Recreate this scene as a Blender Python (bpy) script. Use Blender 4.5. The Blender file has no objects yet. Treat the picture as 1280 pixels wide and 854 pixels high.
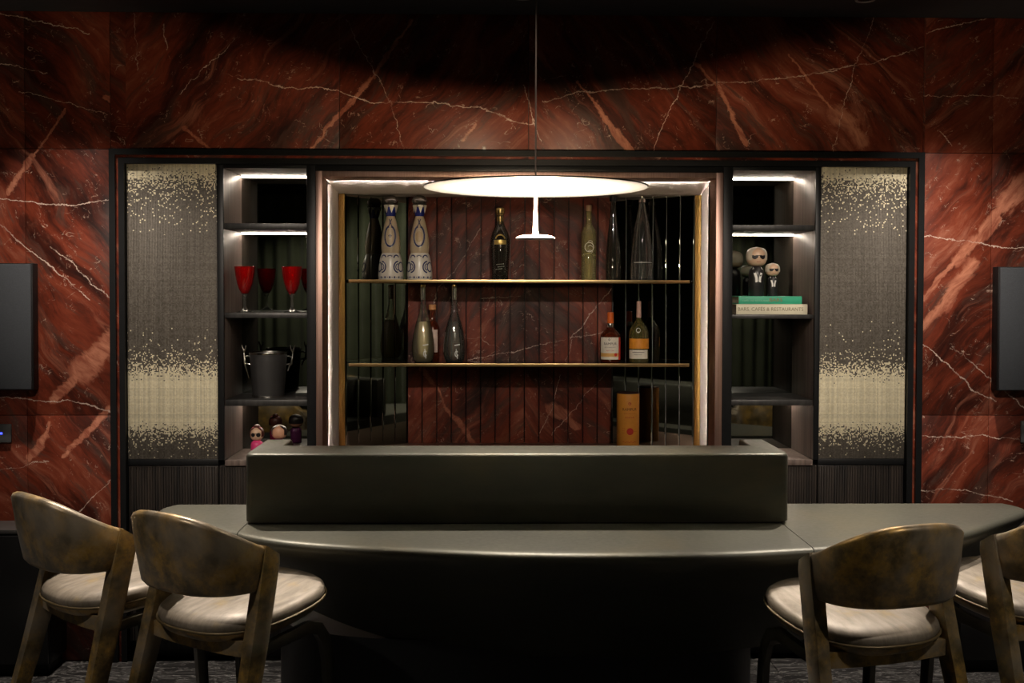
import bpy, bmesh, math, random
from mathutils import Vector, Matrix
random.seed(7)
S = bpy.context.scene
COL = S.collection
PI = math.pi

# ------------------------------------------------------------------ camera
EYE, FPX = 1.64, 1400.0
YAW, PITCH, ROLL, SHY = math.radians(1.15), math.radians(1.5), math.radians(0.13), -26.3/1280
fw = Vector((math.sin(YAW)*math.cos(PITCH), math.cos(YAW)*math.cos(PITCH), -math.sin(PITCH)))
r0 = Vector((math.cos(YAW), -math.sin(YAW), 0)); u0 = r0.cross(fw)
rt = r0*math.cos(ROLL)+u0*math.sin(ROLL); up = u0*math.cos(ROLL)-r0*math.sin(ROLL)
cam = bpy.data.objects.new('camera', bpy.data.cameras.new('camera')); COL.objects.link(cam)
cam.matrix_world = Matrix(((rt.x, up.x, -fw.x, 0), (rt.y, up.y, -fw.y, 0), (rt.z, up.z, -fw.z, EYE), (0, 0, 0, 1)))
cam.data.sensor_width = 36.0; cam.data.lens = FPX/1280*36; cam.data.shift_y = SHY
cam.data.clip_start = .05
S.camera = cam
def at(px, py, Y):                      # measured point of the photograph -> x, z on the plane y = Y
    d = rt*((px-640)/FPX)+up*((427+SHY*1280-py)/FPX)+fw
    t = Y/d.y
    return d.x*t, EYE+d.z*t

# ------------------------------------------------------------------ world, lamps, exposure
w = bpy.data.worlds.new('world'); S.world = w; w.use_nodes = True
w.node_tree.nodes['Background'].inputs[0].default_value = (.55, .62, .75, 1)
w.node_tree.nodes['Background'].inputs[1].default_value = .022
S.view_settings.view_transform = 'Standard'; S.view_settings.look = 'None'
S.view_settings.gamma = 1.0; S.view_settings.exposure = 0.0; S.view_settings.use_curve_mapping = False
S.cycles.use_denoising = True
S.cycles.max_bounces = 10; S.cycles.diffuse_bounces = 4; S.cycles.glossy_bounces = 5
S.cycles.transmission_bounces = 8; S.cycles.transparent_max_bounces = 8
S.cycles.caustics_reflective = False; S.cycles.caustics_refractive = False
S.cycles.sample_clamp_indirect = 6.0
WARM = (1.0, .86, .72)
CEIL = 2.855
def spot(name, loc, target, power, deg, blend=.5, col=WARM, rad=.03):
    L = bpy.data.lights.new(name, 'SPOT'); L.energy = power; L.color = col
    L.spot_size = math.radians(deg); L.spot_blend = blend; L.shadow_soft_size = rad
    o = bpy.data.objects.new(name, L); COL.objects.link(o); o.location = loc
    o.rotation_euler = (Vector(target)-Vector(loc)).to_track_quat('-Z', 'Y').to_euler()
    return o
DOWN = [(.135, 4.66), (1.56, 4.66), (-1.29, 4.66)]          # ceiling downlights along the marble wall
for i, (x, y) in enumerate(DOWN):
    spot('downlight_lamp', (x, y, CEIL-.03), (x, 3.72, .82), 320, 46, .6)
spot('wall_washer_lamp', (-1.80, 4.40, CEIL-.02), (-1.82, 4.62, 0), 115, 88, 1)
spot('wall_washer_lamp', (1.98, 4.40, CEIL-.02), (2.02, 4.62, 0), 130, 88, 1)
for x, e in ((-1.35, 150), (-.6, 92), (.15, 100), (.9, 95), (1.65, 165)): spot('front_fill_lamp', (x*.85, 2.0, CEIL-.03), (x, 5.2, 1.22), e, 31, .7)  # unseen fill spots, added to brighten cabinets and niches from the front
spot('chair_lamp', (-.95, 3.75, CEIL-.02), (-.85, 3.55, .6), 8, 42, .6)
spot('chair_lamp', (1.25, 3.65, CEIL-.02), (1.2, 3.5, .6), 10, 42, .6)
spot('chair_lamp', (-1.7, 3.85, CEIL-.02), (-1.5, 3.75, .6), 12, 40, .6)
spot('chair_lamp', (2.0, 3.75, CEIL-.02), (1.9, 3.6, .6), 16, 40, .6)
spot('rear_fill_lamp', (-1.9, 2.1, CEIL-.02), (-1.1, 3.4, .6), 75, 34, .8)  # unseen fill pair, added on the camera side to brighten the chair backs
spot('rear_fill_lamp', (2.2, 2.0, CEIL-.02), (1.4, 3.4, .6), 75, 34, .8)
spot('curtain_lamp', (2.6, 2.4, CEIL-.02), (3.8, 2.6, 1.2), 100, 90, .8)
spot('curtain_lamp', (-1.6, -1.2, CEIL-.02), (-2.2, -2.4, 1.0), 150, 70, .8)
spot('curtain_lamp', (2.2, -1.2, CEIL-.02), (2.8, -2.4, 1.0), 150, 70, .8)

# ------------------------------------------------------------------ node helpers
class NT:
    def __init__(s, name):
        s.m = bpy.data.materials.new(name); s.m.use_nodes = True
        s.t = s.m.node_tree; s.b = s.t.nodes['Principled BSDF']
    def put(s, inp, v):
        if isinstance(v, bpy.types.NodeSocket): s.t.links.new(v, inp)
        elif v is not None:
            if hasattr(inp.default_value, '__len__') and not isinstance(v, (tuple, list)): v = (v, v, v)
            if hasattr(inp.default_value, '__len__') and len(inp.default_value) == 4 and len(v) == 3: v = (*v, 1)
            inp.default_value = v
    def math(s, op, a, b=None, c=None, clamp=False):
        n = s.t.nodes.new('ShaderNodeMath'); n.operation = op; n.use_clamp = clamp
        for i, v in enumerate((a, b, c)): s.put(n.inputs[i], v)
        return n.outputs[0]
    def vec(s, op, a, b=None, scale=None):
        n = s.t.nodes.new('ShaderNodeVectorMath'); n.operation = op
        s.put(n.inputs[0], a); s.put(n.inputs[1], b)
        if scale is not None: s.put(n.inputs[3], scale)
        return n.outputs['Value'] if op in ('DOT_PRODUCT', 'DISTANCE', 'LENGTH') else n.outputs[0]
    def comb(s, x, y, z):
        n = s.t.nodes.new('ShaderNodeCombineXYZ')
        for i, v in enumerate((x, y, z)): s.put(n.inputs[i], v)
        return n.outputs[0]
    def sep(s, v):
        n = s.t.nodes.new('ShaderNodeSeparateXYZ'); s.put(n.inputs[0], v); return n.outputs
    def pos(s): return s.t.nodes.new('ShaderNodeNewGeometry').outputs['Position']
    def obj(s): return s.t.nodes.new('ShaderNodeTexCoord').outputs['Object']
    def noise(s, v, scale, detail=4, rough=.55, dist=0, col=False):
        n = s.t.nodes.new('ShaderNodeTexNoise'); s.put(n.inputs['Vector'], v)
        n.inputs['Scale'].default_value = scale; n.inputs['Detail'].default_value = detail
        n.inputs['Roughness'].default_value = rough; n.inputs['Distortion'].default_value = dist
        return n.outputs['Color' if col else 'Fac']
    def white(s, v):
        n = s.t.nodes.new('ShaderNodeTexWhiteNoise'); n.noise_dimensions = '3D'; s.put(n.inputs[0], v); return n.outputs[0]
    def mr(s, v, a, b, c=0., d=1., smooth=True):
        n = s.t.nodes.new('ShaderNodeMapRange'); n.interpolation_type = 'SMOOTHSTEP' if smooth else 'LINEAR'
        for i, q in enumerate((v, a, b, c, d)): s.put(n.inputs[i], q)
        return n.outputs[0]
    def ramp(s, v, stops, interp='LINEAR'):
        n = s.t.nodes.new('ShaderNodeValToRGB'); n.color_ramp.interpolation = interp; e = n.color_ramp.elements
        while len(e) < len(stops): e.new(.5)
        for k, (p, c) in zip(e, stops):
            k.position = p; k.color = (*c, 1) if len(c) == 3 else c
        s.put(n.inputs[0], v); return n.outputs[0]
    def mix(s, f, a, b):
        n = s.t.nodes.new('ShaderNodeMix'); n.data_type = 'RGBA'
        s.put(n.inputs[0], f); s.put(n.inputs[6], a); s.put(n.inputs[7], b); return n.outputs[2]
    def bump(s, h, strength=.3, dist=.01):
        n = s.t.nodes.new('ShaderNodeBump'); n.inputs['Strength'].default_value = strength
        n.inputs['Distance'].default_value = dist; s.put(n.inputs['Height'], h)
        s.t.links.new(n.outputs[0], s.b.inputs['Normal'])
    def set(s, **k):
        for a, v in k.items(): s.put(s.b.inputs[{'col': 'Base Color', 'rough': 'Roughness', 'metal': 'Metallic', 'trans': 'Transmission Weight',
            'ior': 'IOR', 'em': 'Emission Color', 'es': 'Emission Strength', 'spec': 'Specular IOR Level', 'coat': 'Coat Weight',
            'sheen': 'Sheen Weight', 'aniso': 'Anisotropic', 'alpha': 'Alpha'}[a]], v)
        return s.m
def plain(name, col, rough=.5, metal=0, var=.12, scale=18, **k):
    n = NT(name); f = n.noise(n.obj(), scale, 3)
    c2 = tuple(min(1, c*(1+var)) for c in col); c1 = tuple(c*(1-var) for c in col)
    n.set(col=n.ramp(f, [(.3, c1), (.7, c2)]), rough=rough, metal=metal, **k)
    return n.m
def emit(name, col, st):
    n = NT(name); n.set(col=(.8, .8, .8), em=col, es=st); return n.m

# ------------------------------------------------------------------ marble
YW = 4.95
def poly(pts, w0, w1=None, Y=YW):       # a vein drawn through measured points: (x,z) pairs with a half width
    q = [at(x, y, Y) for x, y in pts]; n = len(q)-1; w1 = w0 if w1 is None else w1
    return [(q[i], q[i+1], w0+(w1-w0)*i/max(1, n-1)) for i in range(n)]
def chain(n, P, segs):
    out = None
    for (a, b, wd) in segs:
        A = (a[0], 0, a[1]); d = (b[0]-a[0], 0, b[1]-a[1]); L2 = d[0]**2+d[2]**2
        pa = n.vec('SUBTRACT', P, A)
        h = n.math('MULTIPLY', n.vec('DOT_PRODUCT', pa, d), 1/L2, clamp=True)
        q = n.vec('SCALE', d, scale=h)
        dd = n.math('DIVIDE', n.vec('DISTANCE', pa, q), wd)
        out = dd if out is None else n.math('MINIMUM', out, dd)
    return out
def marble(name, veins, flesh, tone=1.0, seed=0., matte=False):
    n = NT(name); P = n.pos(); x, y, z = n.sep(P)
    side = n.math('FLOOR', n.math('DIVIDE', n.math('SUBTRACT', x, .17-1.76), 1.76))
    u = n.math('PINGPONG', n.math('SUBTRACT', x, .17), 1.76)
    ca, sa = math.cos(math.radians(50)), math.sin(math.radians(50))
    wob = n.noise(P, 1.7, 3)
    u2 = n.math('ADD', u, n.math('MULTIPLY', wob, .35))
    al = n.math('ADD', n.math('MULTIPLY', u2, -ca), n.math('MULTIPLY', z, sa))
    ac = n.math('ADD', n.math('MULTIPLY', u2, sa), n.math('MULTIPLY', z, ca))
    sd = n.math('ADD', n.math('MULTIPLY', side, .31), seed)
    Q = n.comb(al, n.math('MULTIPLY', ac, 4.2), sd)
    n1 = n.noise(Q, 1.5, 7, .62, .5)
    k = lambda c: tuple(q*tone for q in c)
    fine = n.noise(n.comb(n.math('MULTIPLY', al, 3), n.math('MULTIPLY', ac, 14), sd), 2.6, 6, .7, .3)
    mott = n.noise(P, 2.1, 5, .65)
    nn = n.math('ADD', n.math('ADD', n.math('MULTIPLY', n1, .62), n.math('MULTIPLY', fine, .26)), n.math('MULTIPLY', mott, .12))
    col = n.ramp(nn, [(.37, k((.020, .007, .006))), (.45, k((.068, .015, .009))), (.51, k((.150, .028, .014))), (.57, k((.205, .044, .022))), (.66, k((.32, .115, .072)))])
    n2 = n.noise(n.comb(n.math('MULTIPLY', al, .9), n.math('MULTIPLY', ac, 7), n.math('ADD', sd, 4)), 1.35, 8, .68, .9)
    col = n.mix(n.mr(n2, .55, .70, 0, .8), col, n.mix(fine, k((.21, .060, .036)), k((.46, .19, .125))))
    n5 = n.noise(n.comb(n.math('MULTIPLY', al, 1.1), n.math('MULTIPLY', ac, 6), n.math('ADD', sd, 9)), 1.6, 8, .7, .7)
    col = n.mix(n.mr(n5, .51, .64, 0, .82), col, n.mix(fine, k((.035, .015, .012)), k((.12, .065, .050))))
    # hairline cracks and short ticks
    P2 = n.vec('ADD', P, n.vec('SCALE', n.noise(P, 5, 3, col=True), scale=.10))
    c1 = n.math('ABSOLUTE', n.math('SUBTRACT', n.noise(n.comb(n.sep(P2)[0], seed+.3, n.math('MULTIPLY', n.sep(P2)[2], 2.6)), 3.2, 3, .55), .5))
    m1 = n.math('MULTIPLY', n.mr(c1, .0055, .001), n.mr(n.noise(P, 6.5, 5, .75), .54, .66))
    Q2 = n.comb(n.math('MULTIPLY', al, 2.0), n.math('MULTIPLY', ac, 5), sd)
    c2 = n.math('ABSOLUTE', n.math('SUBTRACT', n.noise(Q2, 7, 4, .6, .4), .5))
    m2 = n.math('MULTIPLY', n.mr(c2, .016, .003), n.mr(n.noise(P, 9.5, 5, .75), .55, .66))
    c3 = n.math('ABSOLUTE', n.math('SUBTRACT', n.noise(P2, 11, 4, .6, .4), .5))
    m3 = n.math('MULTIPLY', n.mr(c3, .012, .003), n.mr(n.noise(P, 14, 4, .75), .56, .66))
    col = n.mix(n.math('MULTIPLY', n.math('MAXIMUM', n.math('MAXIMUM', m1, m3), m2), .75), col, k((.52, .36, .29)))
    # single veins
    wv = n.vec('SUBTRACT', n.noise(P, 11, 6, .72, col=True), (.5, .5, .5))
    Pd = n.vec('MULTIPLY', n.vec('ADD', P, n.vec('SCALE', wv, scale=.06)), (1, 0, 1))
    if flesh:
        d = chain(n, Pd, flesh)
        rag = n.math('ADD', d, n.math('MULTIPLY', n.math('SUBTRACT', n.math('ADD', n.math('MULTIPLY', fine, .7), n.math('MULTIPLY', mott, .3)), .5), 4.2))
        fcol = n.mix(n.mr(fine, .3, .7), k((.26, .07, .042)), k((.60, .25, .155)))
        col = n.mix(n.mr(rag, 1.25, .6, 0, .92), col, fcol)
    if veins:
        d = chain(n, Pd, veins)
        br = n.mr(n.noise(P, 9, 5, .7), .33, .6, .12, .9)
        col = n.mix(n.math('MULTIPLY', n.mr(d, 1.0, .35), br), col, k((.72, .56, .48)))
    if matte:
        n.set(col=col, rough=.55, spec=.3); return n.m
    n.set(col=col, rough=n.mr(n1, .3, .8, .32, .44), spec=.28)
    return n.m
V = .0029
MAR_L = marble('marble_left',
    poly([(-10, 16), (60, 28), (112, 42)], V*.8)+poly([(-5, 79), (60, 90)], V*.6)+poly([(25, 113), (80, 128), (135, 143)], V*.6)
    +poly([(-10, 246), (50, 254), (90, 257), (140, 250)], V)+poly([(-10, 272), (30, 308), (65, 335), (112, 376)], V*1.15)
    +poly([(62, 310), (90, 330), (140, 377)], V)+poly([(-10, 494), (50, 502), (85, 501), (140, 516)], V)
    +poly([(90, 650), (140, 600)], V*.7)+poly([(-5, 590), (60, 575)], V*.6),
    poly([(82, 136), (42, 195), (10, 240)], .006, .014)+poly([(133, 122), (155, 140), (190, 172)], .012, .006)
    +poly([(64, 528), (58, 548), (36, 575)], .008, .016)+poly([(136, 512), (105, 545), (80, 570)], .014, .01)
    +poly([(140, 425), (100, 465), (66, 500)], .05, .02), seed=2.0)
MAR_R = marble('marble_right',
    poly([(1160, 40), (1240, 22), (1275, 19)], V*.8)+poly([(1152, 428), (1185, 456), (1215, 486), (1244, 502)], V*1.2)
    +poly([(1190, 432), (1250, 485), (1290, 515)], V)+poly([(1152, 293), (1200, 300), (1250, 308), (1290, 311)], V)
    +poly([(1152, 546), (1190, 548), (1235, 545), (1280, 551)], V*.9)+poly([(1152, 614), (1200, 612), (1265, 626)], V)
    +poly([(1152, 122), (1220, 118), (1272, 122)], V*.5)+poly([(1175, 165), (1190, 180)], V*.8),
    poly([(1285, 228), (1255, 255), (1225, 290)], .05, .02)+poly([(1246, 275), (1196, 325), (1153, 372)], .025, .012)
    +poly([(1215, 330), (1180, 380), (1150, 410)], .03, .02), seed=5.0)
MAR_T = marble('marble_top',
    poly([(297, 99), (330, 103), (362, 110), (400, 110), (425, 115), (470, 128), (530, 127), (600, 134), (640, 152), (670, 156)], V)
    +poly([(680, 127), (720, 116), (770, 112), (862, 110), (900, 104), (960, 100), (1000, 96), (1045, 88)], V)
    +poly([(432, 24), (470, 95), (488, 128), (505, 190)], V*.6)+poly([(655, 105), (667, 150), (677, 176)], V*.8)
    +poly([(893, 25), (862, 90), (835, 140), (815, 190)], V*.65)+poly([(1095, 20), (1070, 80), (1055, 132), (1043, 190)], V*.7)
    +poly([(1035, 87), (1090, 78), (1155, 60)], V*.6)+poly([(205, 30), (208, 60)], V)+poly([(168, 15), (172, 90)], V*.6)
    +poly([(300, 45), (255, 85), (225, 120)], V*.55)+poly([(605, 184), (607, 192)], .008),
    poly([(386, 190), (412, 158), (438, 128), (466, 96)], .009, .012)+poly([(466, 96), (485, 68), (515, 28)], .008, .006)
    +poly([(722, 103), (745, 130), (770, 165), (790, 192)], .007, .016)+poly([(868, 80), (900, 112), (915, 142), (933, 180)], .008, .012)
    +poly([(985, 68), (1010, 100), (1042, 140)], .006)+poly([(1048, 145), (1062, 152), (1078, 180)], .05, .03)
    +poly([(230, 160), (262, 188)], .008)+poly([(594, 155), (577, 175)], .008), seed=3.4)
YS = 5.47
MAR_S = marble('marble_slats',
    poly([(767, 354), (735, 400), (714, 425)], V, None, YS)+poly([(716, 426), (712, 440), (704, 456)], V, None, YS)
    +poly([(714, 424), (740, 418), (772, 412)], V*.8, None, YS)+poly([(585, 450), (650, 438), (708, 424)], V*.7, None, YS)
    +poly([(600, 285), (575, 330), (548, 360), (530, 420)], V*.7, None, YS)+poly([(700, 470), (690, 515), (672, 545)], V*.7, None, YS)
    +poly([(765, 460), (735, 490), (690, 545)], V*.6, None, YS)+poly([(600, 374), (650, 370)], V*.7, None, YS),
    poly([(546, 482), (556, 510), (576, 530), (594, 558)], .006, .014, YS)+poly([(690, 512), (708, 520), (722, 535)], .03, .015, YS)
    +poly([(528, 462), (540, 478)], .012, None, YS), tone=.85, seed=7.7, matte=True)

# ------------------------------------------------------------------ other materials
def wood(name, c1, c2, scale=1., rough=.45):
    n = NT(name); x, y, z = n.sep(n.pos())
    v = n.comb(n.math('MULTIPLY', x, 60*scale), n.math('MULTIPLY', y, 60*scale), n.math('MULTIPLY', z, 2.2))
    f = n.noise(v, 1.0, 5, .6, .3)
    n.set(col=n.ramp(f, [(.32, c1), (.68, c2)]), rough=rough); n.bump(f, .12, .003); return n.m
WOOD = wood('smoked_oak', (.075, .055, .048), (.19, .145, .125))
WOOD_D = wood('black_oak', (.012, .012, .012), (.034, .032, .031), rough=.4)
WOOD_F = wood('fluted_oak', (.006, .0055, .006), (.042, .032, .026), .7)
def brushed(name, c1, c2, rough, vertical=True, metal=1.0):
    n = NT(name); x, y, z = n.sep(n.pos()); k = (230, 230, 2.) if vertical else (2., 230, 230)
    f = n.noise(n.comb(n.math('MULTIPLY', x, k[0]), n.math('MULTIPLY', y, k[1]), n.math('MULTIPLY', z, k[2])), 1, 3)
    n.set(col=n.ramp(f, [(.3, c1), (.7, c2)]), rough=rough, metal=metal); return n.m
COPPER = brushed('brushed_rose_copper', (.50, .31, .25), (.66, .44, .37), .42)
REVEAL = brushed('brushed_champagne', (.70, .61, .55), (.82, .74, .69), .5, True, .2)
BRASS = brushed('aged_brass', (.10, .062, .017), (.135, .086, .026), .5)
BRASS_H = brushed('brass_edge', (.55, .38, .17), (.68, .49, .24), .3, False)
BLACK = plain('black_metal', (.0075, .008, .009), .42, 0, spec=.3)
def darkmirror(name, c=.2, rough=.03):
    n = NT(name); f = n.noise(n.obj(), 3, 2)
    n.set(col=n.ramp(f, [(.3, (c*.92, c*.97, c*.9)), (.7, (c, c*1.04, c*.96))]), metal=1, rough=rough); return n.m
MIRROR = darkmirror('smoked_mirror', .16)
MIRROR_B = darkmirror('bronze_mirror', .30)
SMOKE = plain('smoked_glass_shelf', (.025, .022, .018), .08, 0, .1)
LED = emit('led_strip', (1, .84, .68), 50)
LED_N = emit('led_niche', (1, .88, .77), 420)
BARM = None
def mk_bar():
    n = NT('dark_bronze_lacquer'); o = n.pos()
    f = n.noise(n.vec('MULTIPLY', o, (1, 1, 3)), 2.2, 4, .6); g = n.noise(o, 60, 3)
    c = n.ramp(f, [(.3, (.060, .062, .052)), (.55, (.080, .081, .064)), (.75, (.105, .095, .064))])
    n.set(col=c, metal=.45, rough=n.mr(g, .2, .8, .40, .48)); return n.m
BARM = mk_bar()
def mk_mosaic(z_at):
    n = NT('woven_metal_mosaic'); x, y, z = n.sep(n.pos()); cs = .0050
    cx = n.math('FLOOR', n.math('DIVIDE', x, cs)); cz = n.math('FLOOR', n.math('DIVIDE', z, cs))
    r1 = n.white(n.comb(cx, 0, cz)); r2 = n.white(n.comb(cx, 3.3, cz)); rc = n.white(n.comb(cx, 7.7, 0)); rr = n.white(n.comb(0, 5.1, cz))
    za, zb = z_at(574), z_at(205)
    t = n.mr(z, za, zb, 0, 1, False)
    q = lambda py: (z_at(py)-za)/(zb-za)
    st = [(574, .0), (562, .04), (548, .22), (538, .62), (530, .97), (524, 1), (480, 1), (472, .95), (464, .6), (452, .2), (435, .03), (400, 0), (300, .0), (262, .06), (240, .18), (228, .45), (218, .9), (208, 1)]
    p = n.ramp(t, [(max(0, min(1, q(y))), (v, v, v)) for y, v in st])
    on = n.math('LESS_THAN', r1, p)
    dk = n.mix(r2, (.085, .074, .060), (.15, .134, .115)); br = n.mix(r2, (.80, .72, .50), (.95, .88, .66))
    c = n.mix(on, dk, br)
    lines = n.mr(n.math('ADD', n.math('MULTIPLY', rc, .6), n.math('MULTIPLY', rr, .4)), 0, 1, .72, 1.12, False)
    c = n.vec('SCALE', c, scale=lines)
    n.set(col=c, metal=.25, rough=n.mr(r2, 0, 1, .35, .5))
    h = n.math('ADD', n.math('SINE', n.math('MULTIPLY', x, 2*PI/cs)), n.math('MULTIPLY', r2, .8)); n.bump(h, .35, .0012)
    return n.m
def mk_leather():
    n = NT('distressed_gold_leather'); o = n.obj()
    f = n.noise(o, 10, 6, .68, .1); g = n.noise(o, 3.6, 4, .6, .2); h = n.noise(n.vec('MULTIPLY', o, (30, 8, 14)), 1, 4, .6)
    c = n.ramp(f, [(.30, (.040, .030, .013)), (.42, (.11, .076, .026)), (.50, (.22, .145, .048)), (.58, (.40, .24, .045)), (.72, (.48, .36, .19))])
    c = n.mix(n.mr(g, .45, .68, 0, .85), c, n.mix(h, (.17, .145, .11), (.38, .33, .26)))
    n.set(col=c, metal=.45, rough=n.mr(h, .2, .8, .30, .5), sheen=.1); n.bump(h, .12, .003); return n.m
LEATHER = mk_leather()
def mk_seat():
    n = NT('rubbed_seat_leather'); o = n.obj()
    h = n.noise(n.vec('MULTIPLY', o, (26, 7, 10)), 1, 5, .65, .4); f = n.noise(o, 7, 4, .6)
    c = n.ramp(h, [(.3, (.105, .087, .064)), (.5, (.19, .163, .128)), (.72, (.285, .25, .205))])
    c = n.mix(n.mr(f, .55, .72, 0, .7), c, (.26, .19, .075))
    n.set(col=c, metal=.2, rough=n.mr(f, .3, .7, .45, .62)); n.bump(h, .12, .003); return n.m
SEAT = mk_seat()
PIPING = plain('gold_piping', (.12, .088, .042), .42, .4)
BRONZE = plain('dark_bronze_leg', (.045, .042, .034), .36, .6)
def mk_floor():
    n = NT('cerused_grey_oak'); x, y, z = n.sep(n.obj())
    rnd = n.t.nodes.new('ShaderNodeObjectInfo').outputs['Random']
    v = n.comb(n.math('MULTIPLY', x, 2.6), n.math('MULTIPLY', y, 8), n.math('MULTIPLY', rnd, 30))
    f = n.noise(v, 1.6, 4, .6, 1.6)
    ring = n.math('SINE', n.math('MULTIPLY', f, 48))
    c = n.mix(n.mr(ring, .5, 1, 0, .9), (.036, .035, .036), (.36, .355, .35))
    n.set(col=c, rough=.4); n.bump(ring, .1, .002); return n.m
FLOORM = mk_floor()
CEILM = plain('ceiling_paint', (.034, .038, .046), .6)
DARKW = plain('dark_wall_panel', (.03, .028, .027), .6)
FABRIC = plain('speaker_fabric', (.040, .046, .056), .85, 0, .15, 220)
CURTAIN = plain('olive_velvet', (.105, .125, .07), .7, 0, .25, 4, sheen=.4)
WHITEP = plain('white_enamel', (.86, .85, .83), .4)
def glass(name, col, body=0., edge=.35):     # thin clear wall: tinted see-through, mirror-like at grazing angles, a little body colour
    n = NT(name); t = n.t
    def node(k, **v):
        q = t.nodes.new(k)
        for a, b in v.items(): n.put(q.inputs[a], b)
        return q
    lw = node('ShaderNodeLayerWeight', Blend=.35).outputs['Facing']; f = n.noise(n.obj(), 6, 2)
    tint = n.mix(n.mr(lw, .35, 1, 0, 1), n.ramp(f, [(.3, tuple(c*.97 for c in col)), (.7, col)]), tuple(c*edge for c in col))
    tr = node('ShaderNodeBsdfTransparent', Color=tint); df = node('ShaderNodeBsdfDiffuse', Color=tuple(c**1.3 for c in col))
    gl = node('ShaderNodeBsdfGlossy', Color=(1, 1, 1), Roughness=.04); fr = node('ShaderNodeFresnel', IOR=1.9)
    m1 = node('ShaderNodeMixShader', Fac=body); t.links.new(tr.outputs[0], m1.inputs[1]); t.links.new(df.outputs[0], m1.inputs[2])
    m2 = node('ShaderNodeMixShader', Fac=n.math('MULTIPLY', fr.outputs[0], .9)); t.links.new(m1.outputs[0], m2.inputs[1]); t.links.new(gl.outputs[0], m2.inputs[2])
    t.nodes.remove(n.b); t.links.new(m2.outputs[0], t.nodes['Material Output'].inputs[0]); return n.m
G_CLEAR = glass('clear_glass', (.93, .94, .92), .02); G_RED = glass('ruby_glass', (.78, .018, .02), .26, .45)
G_AMBER = glass('amber_glass', (.50, .30, .09), .1); G_WHISKY = glass('red_whisky', (.52, .13, .04), .12)
G_STRAW = glass('straw_glass', (.84, .77, .42), .22); G_SMOKE = glass('smoky_glass', (.50, .50, .44), .03); G_OLIVE = glass('olive_glass', (.66, .60, .26), .10)
G_WATER = glass('pale_liquid', (.93, .93, .88), .08); G_GOLD = glass('golden_liquid', (.90, .80, .50), .6)

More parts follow.
